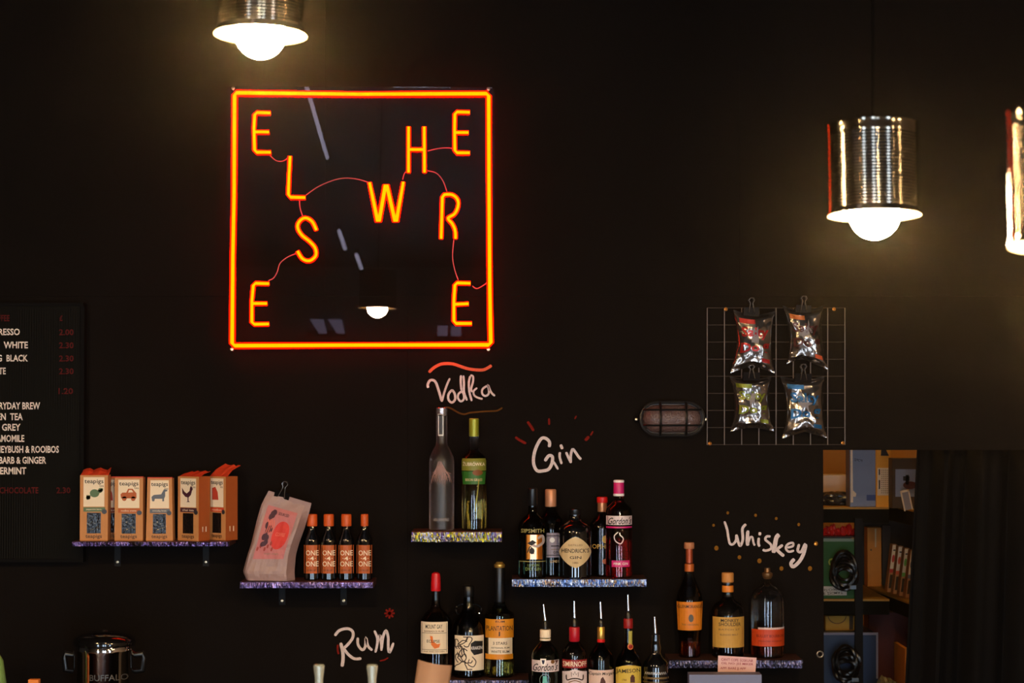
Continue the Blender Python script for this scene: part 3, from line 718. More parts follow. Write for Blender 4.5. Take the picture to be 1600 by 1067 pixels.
bottle('clear bottle of pale vodka with green cap and grass blade on vodka shelf', 740.5, YS, z_vod, g_clear,
       [(17, 0), (19.8, 2.5), (20, 30), (19.5, 108), (17, 115), (10, 121), (7.2, 128), (6.6, 146)],
       [('cap', mat('green_gold_cap', (150, 150, 40), .35, .3), [(7.4, 146), (7.6, 148), (7.6, 173), (6.8, 174)])],
       [('label', [('rect', -19, 19, 93, 112, mat('olive_label', (120, 120, 36), .5)), ('poly', [(-17, 72), (17, 72), (19, 92), (-19, 92)], mat('green_label', (40, 98, 26), .5)), L(.0004, ('ell', 6, 90, 8, 4.5, mat('bison_brown', (120, 66, 20))))],
         [('text', 'ŻUBRÓWKA', 0, 104, 34, 7, M_cream), ('text', 'BISON GRASS', 0, 79, 26, 4, m_tan)]),
        ('grass_blade', [('stroke', [(2, 30), (6, 60), (8, 80)], 1.4, mat('olive_blade', (150, 140, 40)))], None)], liquid=(118, l_pale))
# gin shelf
bz = z_gin
def swan(items_mat=None):
    return [('rect', -10, 15, 30, 68, mat('copper_foil', (214, 130, 50), .28, .9)), L(.0004, ('rect', -4, 6, 30, 68, mat('pale_copper', (244, 200, 160), .3, .7))),
            L(.0008, ('stroke', [(8, 62), (15, 66), (16, 56), (6, 50), (-2, 54)], 4, mat('swan_white', (170, 150, 140), .5))), L(.001, ('poly', [(-8, 55), (0, 60), (6, 56), (-2, 51)], M_ink)), L(.001, ('ell', -1, 43, 4, 5, M_ink)), L(.001, ('stroke', [(-8, 40), (-3, 50), (2, 38)], 1.6, M_ink))]
bottle('dark gin bottle with copper picture panel, first on the gin shelf', 832, YS - .025, bz, g_dgreen,
       [(20, 0), (22.6, 2.5), (22.8, 76), (21, 86), (14, 94), (8, 99), (6.6, 104), (6.4, 112)],
       [('cap', M_blackp, [(7, 112), (7.4, 113), (7.4, 138), (6.6, 139)])],
       [('picture_panel', swan(), None), ('lettering', [('text', 'SIPSMITH', 0, 74, 36, 6, mat('olive_gold', (150, 140, 80), .4)), ('text', 'LONDON', 1, 21, 18, 4, mat('green_gold', (110, 130, 60), .4)), ('text', 'DRY GIN', 1, 15, 24, 5, mat('green_gold', (110, 130, 60)))], None),
        ('base_band', [('rect', -20, 20, 26, 27.2, mat('olive_gold', (150, 140, 80)))], None)])
bottle('gin bottle with grey label and peach cap, half hidden on the gin shelf', 860.5, YS + .034, bz, g_bluegreen,
       [(17, 0), (19.2, 2.5), (19.2, 80), (18, 88), (12, 96), (8, 102), (7, 110)],
       [('cap', mat('peach_cap', (196, 134, 96), .35, .3), [(8.4, 108), (8.8, 109), (8.8, 133), (7.6, 135)])],
       [('label', [('rect', -19, 19, 30, 68, mat('lilac_label', (150, 138, 150), .5)), L(.0004, ('rect', -19, 19, 63, 64.2, M_ink)), L(.0004, ('rect', -19, 19, 33, 34.2, M_ink)), L(.0004, ('ell', 2, 57, 4, 4, M_white)), L(.0004, ('rect', 0, 18, 47, 48.5, M_ink)), L(.0004, ('rect', 0, 18, 42, 43, mat('grey_ink', (130, 110, 90))))], [('text', 'GIN', 8, 38, 9, 4, M_ink)]),
        ('lettering', [('text', 'LONDON', 8, 24, 18, 4, m_tan)], None)])
dia = [(25 * math.copysign(abs(math.cos(a)) ** 1.35, math.cos(a)), 41 + 24 * math.copysign(abs(math.sin(a)) ** 1.35, math.sin(a))) for a in [k * 2 * math.pi / 40 for k in range(40)]]
bottle('squat black apothecary gin bottle with tan diamond label', 898.5, YS - .025, bz, g_black,
       [(23, 0), (25.5, 2.5), (25.8, 70), (24.5, 78), (19, 84), (11, 88), (9, 91), (9, 98)],
       [('cap', M_blackp, [(8.5, 98), (9, 99), (9, 106), (8, 107)])],
       [('label', [('poly', dia, m_tan)], [('text', "HENDRICK'S", 0, 43.5, 42, 6.5, M_ink), ('text', 'GIN', 0, 33, 18, 4.5, M_ink), ('text', 'DISTILLED', 0, 52, 22, 2.8, mat('brown_ink', (110, 80, 50))), ('text', '1886', 0, 25, 9, 3, mat('brown_ink', (110, 80, 50)))])])
bottle('dark red gin bottle with bright red cap behind the pink gin', 941, YS + .034, bz, glass('dark_red_glass', (70, 16, 14), .03),
       [(17, 0), (19.5, 2.5), (19.5, 74), (19, 82), (13, 90), (7.5, 95), (6.5, 100), (6.5, 110)],
       [('neck_foil', mat('copper_neck', (190, 130, 90), .35, .6), [(7, 100), (7.2, 101), (7.2, 114)]), ('cap', mat('red_cap', (206, 20, 16), .4), [(8.2, 114), (8.4, 115), (8.4, 122), (7.4, 123)])],
       [('lettering', [('text', 'OPIHR', -3, 47, 26, 7, mat('gold_print', (190, 150, 70))), ('ell', 4, 58, 5, 6, mat('gold_print', (190, 150, 70))), ('ell', 4, 24, 5, 4, mat('pale_red', (170, 90, 60)))], None)])
m_mag = mat('magenta_band', (196, 28, 104), .4)
bottle('pink gin bottle with white script band and magenta cap on the gin shelf', 967, YS - .025, bz, glass('rose_glass', (190, 90, 90), .03),
       [(18, 0), (20.6, 2.5), (20.6, 104), (19, 109), (12, 115), (8.5, 119), (7.4, 123), (7.2, 128)],
       [('cap', m_mag, [(8, 130), (8.2, 131), (8.2, 147), (7.6, 148)]), ('cap_ring', M_white, [(8.2, 127), (8.6, 128), (8.6, 130.5), (8, 131)]), ('cap_top', M_white, [(8, 148), (8.4, 148.5), (8.4, 151), (7.4, 152)])],
       [('label', [('rect', -20, 20, 83, 97, mat('dusky_white', (214, 196, 194), .5)), ], [('text', "Gordon's", 1, 89.5, 36, 11, M_ink, .02, .5)]), ('label_stripe', [('rect', -20, 20, 78, 80.5, m_mag)], None), ('lower_label', [('rect', -12, 16, 18, 28, m_mag)], [('text', 'PINK GIN', 2, 23, 22, 4, M_white)]),
        ('emblem', [('stroke', [(-2, 72), (-8, 66), (-6, 58), (2, 54), (6, 62), (0, 68)], 1.4, mat('dusky_white', (214, 196, 194)))], None)], liquid=(60, l_pink))
# rum shelf
bottle('rum bottle with red wax cap and cream label on rum shelf', 681, YS, z_rum, g_brown,
       [(22, 0), (25, 3), (25.5, 78), (24, 88), (17, 98), (9, 106), (6.8, 112), (6.3, 124), (6.3, 134)],
       [('cap', mat('red_wax', (196, 18, 26), .35), [(7.4, 133), (7.8, 134), (7.6, 146), (7.2, 150), (7.4, 154), (6.2, 160), (3, 162)])],
       [('label', [('rect', -22.5, 19, 38, 87, M_cream), L(.0004, ('rect', -21, 17.5, 69.6, 70.2, M_ink)), L(.0004, ('rect', -21, 17.5, 44, 44.6, M_ink)), L(.0004, ('rect', -21, -20.5, 40, 85, M_ink)), L(.0004, ('rect', 17, 17.5, 40, 85, M_ink)), L(.0004, ('poly', [(-8, 66), (-4, 65), (-3, 57), (3, 53), (8, 54), (6, 48), (-1, 46), (-6, 52)], M_orange))],
         [('text', 'MOUNT GAY', -2, 80, 26, 6.5, M_ink), ('text', 'ECLIPSE', -3, 57.5, 20, 4.5, M_ink), ('text', 'BARBADOS RUM', -2, 72.8, 30, 2.6, mat('brown_ink', (110, 80, 50))), ('text', 'FINE AND GOLDEN', -2, 41.5, 32, 2.2, mat('brown_ink', (110, 80, 50)))])])
def ears(r, s):
    for sg_ in (-1, 1):
        MB().tube([(sg_ * (8 + 12 * math.sin(a)) * s, 0, (103 + 9 * math.cos(a)) * s) for a in [k * math.pi / 8 for k in range(9)]], 2.2 * s, g_black, 8).build('ring_handle', r)
m_tent = mat('ink_brown', (52, 36, 30), .6)
rnd = random.Random(5); tent = []
for k in range(15):
    x0 = -17 + rnd.random() * 16; y0 = 20 + rnd.random() * 42; a = rnd.random() * 6; pts = []
    for q in range(7): pts.append((max(-20, min(20, x0))  , max(14, min(64, y0)))); a += (rnd.random() - .2) * 1.3; x0 += 4 * math.cos(a); y0 += 4.5 * math.sin(a)
    tent.append(L(.0004, ('stroke', pts, 1.5, m_tent)))
tent += [L(.0004, ('stroke', [(6, 34), (12, 26), (8, 18), (0, 22), (2, 30)], 1.4, m_tent)), L(.0008, ('poly', [(4, 54), (10, 58), (22, 57), (22, 38), (9, 36), (4, 43)], M_ink))]
bottle('black ring handled rum bottle with inky tentacle label', 732, YS, z_rum, glass('smoke_glass', (58, 56, 44), .04),
       [(22, 0), (25, 3), (25.3, 68), (24, 80), (18, 92), (11, 102), (8.5, 110), (8, 124)],
       [('cap', M_blackp, [(8.4, 124), (8.8, 125), (8.8, 139), (7.6, 141)])],
       [('label', [('rect', -21, 24, 12, 66, M_cream)] + tent, [L(.0012, ('text', 'KRAKEN', 13, 47, 16, 5, M_white))])], extra=ears)
bottle('tall rum bottle with orange label and dark neck on rum shelf', 780.5, YS, z_rum, glass('greenish_glass', (180, 190, 150), .03),
       [(20, 0), (22.6, 3), (22.8, 94), (22, 99), (14, 104), (9, 112), (8, 122)],
       [('neck_sleeve', M_blackp, [(8.2, 112), (8.6, 114), (8.4, 168), (8, 170)]), ('cap', M_gold, [(8, 169), (8.6, 170), (8.6, 174), (6, 176), (5, 178)])],
       [('label', [('rect', -22, 22, 62, 91, mat('amber_label', (214, 134, 22), .5, noise=.12, nscale=90)), ('rect', -17, 20, 37, 62, M_cream), ('rect', -22, 21, 29, 37, mat('amber_label', (214, 134, 22)))],
         [('text', 'PLANTATION', 0, 77, 40, 7.5, m_tent), ('text', '3 STARS', 1, 54, 22, 4.5, m_tent), ('text', 'ARTISANAL RUM', 1, 47, 28, 2.5, m_tent), ('text', 'WHITE RUM', 1, 41, 28, 4, m_tent), ('poly', [(-1, 72), (1, 72), (1, 65), (-1, 65)], m_tent), ('text', 'RUM', 1, 87.5, 14, 3, m_tent)])], liquid=(96, l_pale))
# whiskey shelf
bottle('slender waisted whiskey bottle with cork top and orange label', 1077, YS, z_whi, glass('pale_amber_glass', (150, 100, 60), .03),
       [(15, 0), (17, 2.5), (17, 24), (17.5, 34), (19.5, 46), (20.5, 88), (19, 98), (13, 112), (8, 124), (5.6, 136), (5, 166)],
       [('cap', mat('cork_brown', (176, 112, 74), .6), [(7.4, 168), (8, 169), (8, 176), (7.4, 178)]), ('neck_label', mat('neck_orange', (190, 96, 36), .45, .3), [(7.2, 133), (7.4, 134), (7.4, 144), (6, 145)]), ('neck_sleeve', mat('copper_brown', (160, 70, 36), .35, .4), [(5.4, 145), (5.4, 168)])],
       [('label', [('poly', [(-18.5, 43), (18.5, 43), (20.2, 87), (-20.2, 87)], m_ogold)], [('text', 'GLENMORANGIE', 0, 80, 38, 5, m_tent), ('ell', 1, 62, 4, 6, mat('grey_seal', (90, 84, 76))), ('text', 'THE ORIGINAL', 0, 52, 26, 2.6, mat('brown_ink', (110, 80, 50)))])], liquid=(106, l_amber))
bottle('broad shouldered whiskey bottle with golden label on whiskey shelf', 1137, YS, z_whi, g_brown,
       [(22, 0), (25, 3), (25.5, 62), (25, 74), (20, 83), (12, 88), (9, 92), (8.2, 98), (8.2, 116)],
       [('cap', mat('cork_gold', (190, 124, 56), .6), [(8.6, 116), (9.4, 117), (9.4, 129), (8.6, 131)]), ('neck_band', mat('orange_band', (210, 120, 30), .5), [(8.8, 101), (9, 102), (9, 110), (8.6, 111)])],
       [('label', [('rect', -24.4, 24.4, 17, 64, mat('ochre_label', (190, 142, 60), .6, noise=.1, nscale=90))], [('text', 'MONKEY', 1, 59, 28, 5, M_ink), ('text', 'SHOULDER', 1, 53, 34, 5.4, M_ink), ('text', 'BATCH 27', 0, 45, 32, 2.6, mat('brown_ink', (110, 80, 50))), ('text', 'BLENDED MALT', 0, 37, 28, 2.6, mat('brown_ink', (110, 80, 50)))])])
bottle('clear flask whiskey bottle with low orange label on whiskey shelf', 1199, YS, z_whi, g_clear,
       [(23, 0), (25.6, 3), (26, 86), (25, 96), (20, 104), (12, 110), (6, 114), (4.6, 122)],
       [('cap', mat('bronze_cap', (120, 84, 50), .4, .7), [(4.8, 121), (6, 122), (8.2, 126), (8.2, 130), (4.6, 132), (4.4, 138)])],
       [('label', [('rect', -25.4, 25.4, 19, 45, mat('vivid_orange_label', (186, 58, 12), .5, noise=.08, nscale=90)), ('rect', -17, 25, 45, 48, mat('pale_pink', (200, 170, 160)))], [('text', 'BULLEIT BOURBON', 2, 35, 42, 4.2, mat('dark_red_ink', (90, 16, 8))), ('text', 'FRONTIER WHISKEY', 2, 27, 36, 2.2, mat('dark_red_ink', (90, 16, 8)))])], liquid=(30, l_amber))
# syrup bottles
for k, cx in enumerate((487.5, 513.5, 541, 569.5)):
    cw = 6 if k == 3 else 8
    bottle(('first', 'second', 'third', 'fourth')[k] + ' small orange capped bottle counting from the coffee bag', cx, YS - .01, z_syr, g_black,
           [(10.5, 0), (12.4, 2), (12.6, 60), (11.5, 66), (7.5, 74), (5.8, 80), (5.6, 86)],
           [('cap', mat('orange_cap', (200, 82, 24), .45), [(cw - .3, 84), (cw, 85), (cw, 101), (cw - .8, 102.5)])],
           [('label', [('rect', -12, 12, 11, 55, mat('orange_label', (176, 84, 32), .55, noise=.06, nscale=80))], [('text', 'ONE', 1, 43, 19, 8, M_cream), ('text', '·4·', 1, 34.5, 12, 6, M_cream), ('text', 'ONE', 1, 26, 19, 8, M_cream), ('text', 'SYRUP', 0, 16, 14, 2.4, m_tent)])],
           group='orange labelled bottles beside the coffee bag')
# ------------------------------------------------------------------ back counter and pourer bottles
YC = 6.02; z_cn = .95
cn = thing('back_counter', (-.6, 5.98, 0), 'black back bar counter along the wall below the shelves', 'counter')
MB().box((-2.4, -.3, z_cn - .04), (xdoor + .55, .31, z_cn), M_black).build('worktop', cn)
MB().box((-2.38, -.27, 0), (xdoor + .53, .3, z_cn - .04), M_wood).build('cabinet_body', cn)
sp = lambda base, top: []
def pour(label, cx, tipx, ytip, yneck, capm, caph, gm, prof, decals, liquid=None, band=None):
    s = S(YC); base = 622 + (H - z_cn) / YC * F
    def ex(r, s_):
        zt = (base - ytip); zn = base - yneck
        MB().tube([(0, 0, (zn + 2) * s), ((tipx - cx) * .55 * s, 0, (zn + (zt - zn) * .5) * s), ((tipx - cx) * s, 0, zt * s)], [2.6 * s, 2.2 * s, 1.7 * s], M_chrome, 10).build('pour_spout', r)
        MB().lathe([(0, (zn - 11) * s), (5 * s, (zn - 11) * s), (4.6 * s, (zn - 2) * s), (2.4 * s, (zn + 2) * s), (0, (zn + 2) * s)], M_blackp, 16).build('pourer_cork', r)
    hp = lambda y: base - y
    pf = [(a, hp(y)) for a, y in prof]; pf = [(pf[0][0] * .9, 0), (pf[0][0], 3)] + pf
    parts = [(n_, m_, [(a, hp(y)) for a, y in q]) for n_, m_, q in (band or [])]
    def cv(it):
        if it[0] == 'lift': return ('lift', it[1], cv(it[2]))
        it = list(it)
        if it[0] == 'rect': it[3], it[4] = hp(it[4]), hp(it[3])
        elif it[0] == 'text': it[3] = hp(it[3])
        elif it[0] == 'ell': it[2] = hp(it[2])
        else: it[1] = [(a, hp(b)) for a, b in it[1]]
        return tuple(it)
    dd = [(n_, [cv(i) for i in a], [cv(i) for i in b] if b else None) for n_, a, b in decals]
    return bottle(label, cx, YC, z_cn, gm, pf, parts, dd, extra=ex, group='spirit bottles with metal pour spouts', liquid=(hp(liquid[0]), liquid[1]) if liquid else None)
pour('green gin bottle with white script label and pour spout', 852, 849, 943, 970, None, None, g_green,
     [(21.5, 1150), (21.5, 1022), (19, 1014), (12, 1006), (7.5, 1001), (6, 996), (6, 982)],
     [('label', [('rect', -21, 21, 1027.5, 1045.5, mat('dusky_white', (214, 196, 194))), L(.0004, ('poly', [(-8, 1025), (1, 1025), (0, 1034), (-3.5, 1038), (-7, 1034)], M_white)), L(.0008, ('poly', [(-6, 1027), (-1, 1027), (-2, 1032), (-3.5, 1034), (-5, 1032)], mat('navy', (20, 24, 60)))), L(.0008, ('ell', 11, 1030, 3, 3, mat('brown_print', (110, 70, 20)))), L(.0008, ('poly', [(14, 1028), (17, 1033), (20, 1028)], mat('maroon_print', (74, 30, 22))))],
       [('text', "Gordon's", 0, 1038, 38, 12, M_ink, .02, .5)]), ('emblem', [('line', [(-1 + 8 * math.cos(a / 4), 1058 - 9 * math.sin(a / 4)) for a in range(26)], .7, mat('pale_green', (120, 140, 128))), ('poly', [(-4, 1052), (2, 1052), (3, 1067), (-5, 1067)], mat('pale_teal', (90, 170, 150), .3))], None)],
     band=[('cap_collar', M_cream, [(8.2, 999), (8.4, 998.5), (8.4, 996.5), (8.2, 996)]), ('neck_band', M_cream, [(8.3, 994.5), (8.4, 994), (8.4, 983), (7.8, 982)])])
m_sr = mat('deep_red_band', (140, 18, 20), .4)
pour('clear vodka bottle with red neck and red band label', 897.5, 897, 938, 966, None, None, glass('clear_brownish', (190, 170, 160), .03),
     [(19.5, 1150), (19.5, 1022), (18, 1015), (12, 1006), (7, 1000), (6, 996), (6, 978)],
     [('label', [('rect', -19, 19, 1027, 1040, m_sr), ('poly', [(-19, 1046), (-8, 1044), (0, 1041), (8, 1044), (19, 1046), (19, 1100), (-19, 1100)], mat('dusky_white', (214, 196, 194))), L(.0004, ('line', [(-5, 1053), (-5.5, 1046), (-2, 1050), (0, 1045), (2, 1050), (5.5, 1046), (5, 1053)], 1.2, m_tent)), L(.0004, ('stroke', [(-13, 1050), (-12, 1058), (-4, 1056), (4, 1056), (12, 1058), (13, 1050)], 2, m_tent)), L(.0004, ('stroke', [(-10, 1062), (0, 1059), (10, 1062)], 1.4, mat('brown_print', (110, 70, 20))))],
       [('text', 'SMIRNOFF', 0, 1033.5, 36, 8, M_cream), ('text', 'No 21', 0, 1066, 12, 4, m_tent)])],
     band=[('neck_foil', mat('crimson_foil', (170, 16, 34), .35), [(7, 1001), (8.2, 999), (8.4, 980), (7.4, 978)])])
pour('dark rum bottle with gold neck band and white label', 939, 938, 939, 967, None, None, glass('dark_brown_glass', (64, 40, 26), .03),
     [(19.5, 1150), (19.5, 1030), (18, 1020), (11, 1010), (6.5, 1004), (5, 998), (5, 978)],
     [('label', [('rect', -19.3, 19.3, 1043, 1100, mat('pink_white', (214, 184, 170), .6)), L(.0004, ('poly', [(-3, 1067), (-1, 1056), (2, 1053), (6, 1060), (7, 1070), (-3, 1070)], mat('maroon_print', (74, 30, 22))))], [('text', 'Captain Morgan', 0, 1049, 38, 6, M_ink, 0, .2)])],
     band=[('neck_foil', M_gold, [(5.4, 997), (5.8, 996), (5.8, 979), (5.2, 978)]), ('neck_ring', mat('red_cap', (206, 20, 16)), [(5.8, 1002), (6.2, 1001), (6.2, 997.5), (5.8, 997)])])
pour('dark green whiskey bottle with yellow label and pour spout', 981.5, 981, 928, 955, None, None, g_bluegreen,
     [(20, 1150), (20, 1034), (18, 1026), (11, 1016), (7.6, 1008), (6.8, 1000), (6.5, 968)],
     [('label', [('poly', [(-19.5, 1040), (-10, 1036.5), (0, 1035), (10, 1036), (19.5, 1039), (19.5, 1100), (-19.5, 1100)], mat('yellow_label', (206, 176, 70), .6)), L(.0004, ('rect', 2, 9, 1053, 1062, mat('maroon_print', (74, 30, 22)))), L(.0004, ('ell', 5.5, 1052, 2.4, 2, mat('maroon_print', (74, 30, 22)))), L(.0004, ('rect', 1, 11, 1063.5, 1066, mat('brown_print', (110, 70, 20))))],
       [('text', 'JAMESON', -1, 1045, 37, 8, M_ink, .05), ('text', '1780', -7, 1058, 7, 3, mat('brown_print', (110, 70, 20)))]),
      ('neck_tag', [('rect', 0, 6, 984, 1005, mat('olive_yellow', (170, 160, 70))), ('ell', 3, 1008, 4.6, 4.6, mat('copper_seal', (200, 110, 60))), L(.0006, ('ell', 3, 1008, 3, 3, m_sr))], None)],
     band=[('neck_foil', m_sr, [(7, 980), (7.4, 979), (7.2, 966), (6.6, 965)])])
pour('squat black whiskey bottle at the end of the pour spout row', 1024, 1022.5, 962, 990, None, None, g_black,
     [(20.5, 1150), (20.5, 1040), (19, 1032), (11, 1024), (7.6, 1018), (8.8, 1010), (7, 1003), (6.6, 990)],
     [('label', [('rect', -20, 20, 1054, 1057, mat('worn_gold', (120, 96, 60), .4, .4)), ('rect', -20, 20, 1061, 1062, mat('worn_gold', (120, 96, 60)))] + [('stroke', [(-17 + 3 * k, 1050), (-16 + 3 * k, 1046), (-14.5 + 3 * k, 1050)], .9, mat('silver_print', (190, 184, 180), .3, .4)) for k in range(11)], [('text', 'Dry', 1, 1065.5, 10, 4, M_white)])])

# ================================================================== TEA PACKS ON THE SHELF
M_win = mat('cellophane_window', (20, 16, 16), .12, spec=.5, bump=1, bscale=75)
def icon(kind):
    if kind == 'sweet': c = mat('sage_print', (84, 110, 76)); return [('ell', 1, 71, 7.5, 6, c), ('poly', [(-5, 68), (-12, 68), (-11, 61), (-6, 63)], c), ('poly', [(6, 75), (14, 79), (13, 73), (9, 71)], c), ('ell', -9, 64.5, 3.6, 3, c), ('ell', 10.5, 76, 4, 3, c)]
    if kind == 'car':
        c = mat('rust_print', (176, 84, 26))
        return [('poly', [(-12, 66), (-13, 72), (-10, 75), (-4, 75), (-1, 81), (6, 81), (10, 76), (12, 74), (12, 66)], c), ('ell', -7, 65.5, 3.6, 3.6, c), ('ell', 7, 65.5, 3.6, 3.6, c), L(.0006, ('poly', [(-1, 75), (0.5, 79), (4.5, 79), (7, 75.5)], M_cream))]
    if kind == 'dog':
        c = mat('slate_print', (92, 98, 108))
        return [('poly', [(-13, 63), (-14, 69), (-10, 72), (3, 73), (6, 78), (8, 81), (14, 80), (14, 78), (10, 77), (10, 70), (8, 66), (8, 62), (5, 62), (5, 66), (-8, 66), (-9, 62), (-12, 62)], c)]
    if kind == 'hen':
        c = mat('plum_print', (66, 24, 40))
        return [('poly', [(-13, 81), (-12, 72), (-6, 67), (-1, 66), (-1, 60), (-4, 59), (4, 59), (1, 61), (1, 66), (6, 70), (8, 76), (10, 79), (8, 82), (6, 84), (4, 81), (3, 76), (-3, 72), (-8, 75)], c)]
    c = mat('brick_print', (180, 60, 40)); return [('poly', [(-12, 62), (-12, 80), (-4, 82), (2, 74), (4, 62)], c)]
def teapack(cx, wpx, base_lab, yaw, ic, band, label, flap=0, topw=None, hpx=98, Y=None, dpx=26, slide=0):
    Y = Y or W - .115; s = S(Y); topw = topw or wpx
    r = thing('tea_pack', (P(cx, 840, Y).x, Y, z_tea), label, 'tea pack', 'kraft tea packs on the purple edged shelf', yaw)
    w, t, h, d = wpx / 2 * s, topw / 2 * s, hpx * s, dpx * s
    vs = [(-w, 0, 0), (w, 0, 0), (w, d, 0), (-w, d, 0), (-t, 0, h), (t, 0, h), (t * .98, d, h), (-t * .98, d, h)]
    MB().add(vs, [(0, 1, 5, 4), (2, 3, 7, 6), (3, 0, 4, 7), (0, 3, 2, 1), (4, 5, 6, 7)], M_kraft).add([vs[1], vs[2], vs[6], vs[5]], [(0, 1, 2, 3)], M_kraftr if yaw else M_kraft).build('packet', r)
    if flap:
        f = flap * s; rnd = random.Random(int(cx)); n = 8; a = []; 
        for i in range(n + 1):
            x = -t + 2 * t * i / n; jz = (rnd.random() - .4) * 3 * s
            a += [(x, d * .1, h), (x + f * .15, d * .45, h + f * .6 + jz), (x + f * .5 * (1 if yaw else .1), d * .9, h + f + jz * 1.5)]
        fl = MB().add(a, [(i * 3 + j, (i + 1) * 3 + j, (i + 1) * 3 + j + 1, i * 3 + j + 1) for i in range(n) for j in range(2)], mat('red_orange_flap', (196, 60, 26), .55))
        o = fl.build('top_flap', r); md = o.modifiers.new('s', 'SOLIDIFY'); md.thickness = .0012; o['label'] = 'torn red orange top flap'
    else:
        MB().box((-t, 0, h), (t, d * .3, h + 1.8 * s), mat('red_orange_flap', (196, 60, 26))).build('top_fold', r)
    k = wpx / 44
    def mp(u, v, l):
        tt = 1 + (topw / wpx - 1) * v / hpx
        return (u * tt * s * k, -.0006 - l, v * s * hpx / 98)
    o = decal('label', [('rect', -16.5, 16.5, 51, 95, M_cream), ('rect', -16.5, 18, 43.5, 50, band)] + [L(.0005, i) if i[0] != 'lift' else i for i in icon(ic)] + [L(.0006, ('ell', 16.5, 43.5, 4, 3.6, mat('charcoal', (40, 40, 46)))), ], mp, r)
    decal('lettering', [L(.0006, ('text', 'teapigs', 0, 88, 30, 8, M_ink)), L(.0006, ('text', 'teapigs', 0, 6, 26, 7, mat('dark_brown_ink', (60, 34, 20)))), L(.0008, ('text', base_lab, 0, 46.8, 24, 3.2, M_cream)), L(.0006, ('text', 'tea', 12, 82, 7, 3, mat('grey_ink', (130, 110, 90))))], mp, o)
    decal('window', [('rect', -11, 11, 11, 42, M_win)], mp, r)
    if yaw:
        def mq(u, v, l): return (w + .0006 + l, d * u, v * s)
        decal('side_print', [('line', [(.35, 14), (.35, 22), (.65, 22), (.65, 14), (.35, 14)], .08, M_cream)], mq, r)
    return r
teapack(173.5, 30, 'red', 0, 'x', mat('dark_red_band', (110, 20, 20)), 'reddish tea pack mostly hidden between the sweet and car packs', Y=W - .06, hpx=96)
teapack(146.5, 43.5, 'peppermint leaves', 0, 'sweet', mat('sage_print', (84, 110, 76)), 'tea pack with a green wrapped sweet picture, at the shelf end', 9, hpx=102)
teapack(201, 44, 'rooibos creme', 0, 'car', mat('rust_print', (176, 84, 26)), 'tea pack with an orange car picture', hpx=98)
teapack(249, 42, 'everyday brew', 0, 'dog', mat('slate_print', (92, 98, 108)), 'tea pack with a grey dachshund picture', topw=38, hpx=97)
teapack(294, 43, 'chai tea', math.radians(-33), 'hen', mat('plum_print', (66, 24, 40)), 'turned tea pack with a purple rooster picture', 7, hpx=100)
teapack(339, 38, 'rooibos', math.radians(-38), 'x', mat('red_band', (200, 66, 30)), 'turned tea pack with tall open red flap, last on the shelf', 17, hpx=99, Y=W - .085)

# ================================================================== COFFEE BAG WITH BINDER CLIP
M_bag = mat('pinkish_white_bag', (158, 128, 122), .45, noise=.12, nscale=20, bump=.6, bscale=35)
YBg = W - .12; s = S(YBg)
bagr = thing('coffee_bag', P(420, 907, YBg), 'crumpled pale coffee bag leaning on its shelf beside orange capped bottles', 'coffee bag'); bagr.location.z = z_syr + .001
from mathutils import noise as MN
Lp = [(386, 906), (380, 893), (387, 868), (394, 845), (401, 815), (408, 790), (414, 777), (420, 766.5)]
Rp = [(460, 907), (459, 893), (461, 868), (466, 850), (475, 826), (480, 810), (484, 797), (486.5, 786)]
Dp = [24, 30, 30, 28, 22, 13, 6, 1.2]
def bagpt(u, v, side, lift=0):
    k = v * (len(Lp) - 1); i = min(int(k), len(Lp) - 2); f = k - i
    l = [a + (b - a) * f for a, b in zip(Lp[i], Lp[i + 1])]; rr_ = [a + (b - a) * f for a, b in zip(Rp[i], Rp[i + 1])]; d = Dp[i] + (Dp[i + 1] - Dp[i]) * f
    x = l[0] + (rr_[0] - l[0]) * u; y = l[1] + (rr_[1] - l[1]) * u
    fr = 0 if u < .86 else (u - .86) / .14
    yd = -d * (.5 - .12 * math.sin(math.pi * u)) - (3.5 * MN.noise(Vector((u * 4, v * 5, 2))) + 1.5 * MN.noise(Vector((u * 11, v * 12, 5)))) * (1 if 0 < v < 1 else 0)
    yd += fr * d * .85 + (.06 - min(u, .06)) / .06 * d * .35
    if side: yd = d * .5 - 2
    p = P(x, y, YBg); q = p - bagr.location; return (q.x, yd * s - lift, max(0, q.z))
NU, NV = 22, 26; vs = []
for sd_ in (0, 1):
    for j in range(NV + 1):
        for i in range(NU + 1): vs.append(bagpt(i / NU, j / NV, sd_))
N0 = (NU + 1) * (NV + 1); idx = lambda s_, i, j: s_ * N0 + j * (NU + 1) + i
fs = []
for j in range(NV):
    for i in range(NU):
        fs.append((idx(0, i, j), idx(0, i + 1, j), idx(0, i + 1, j + 1), idx(0, i, j + 1))); fs.append((idx(1, i + 1, j), idx(1, i, j), idx(1, i, j + 1), idx(1, i + 1, j + 1)))
    for i in (0, NU): fs.append((idx(0, i, j), idx(0, i, j + 1), idx(1, i, j + 1), idx(1, i, j)))
for i in range(NU):
    for j in (0, NV): fs.append((idx(0, i, j), idx(1, i, j), idx(1, i + 1, j), idx(0, i + 1, j)))
MB().add(vs, fs, M_bag, False).build('bag_body', bagr)
def mb_(u, v, l): return bagpt(u, v, 0, .0012 + l)
def grid_items(u0, u1, v0, v1, m, n=8): return [('rect', u0 + (u1 - u0) * i / n, u0 + (u1 - u0) * (i + 1) / n, v0 + (v1 - v0) * j / n, v0 + (v1 - v0) * (j + 1) / n, m) for i in range(n) for j in range(n)]
m_pk = mat('pink_label', (184, 104, 102), .55)
lb = decal('label', grid_items(.14, .78, .26, .76, m_pk, 10), mb_, bagr, label='pink label with red roundel and dark florals')
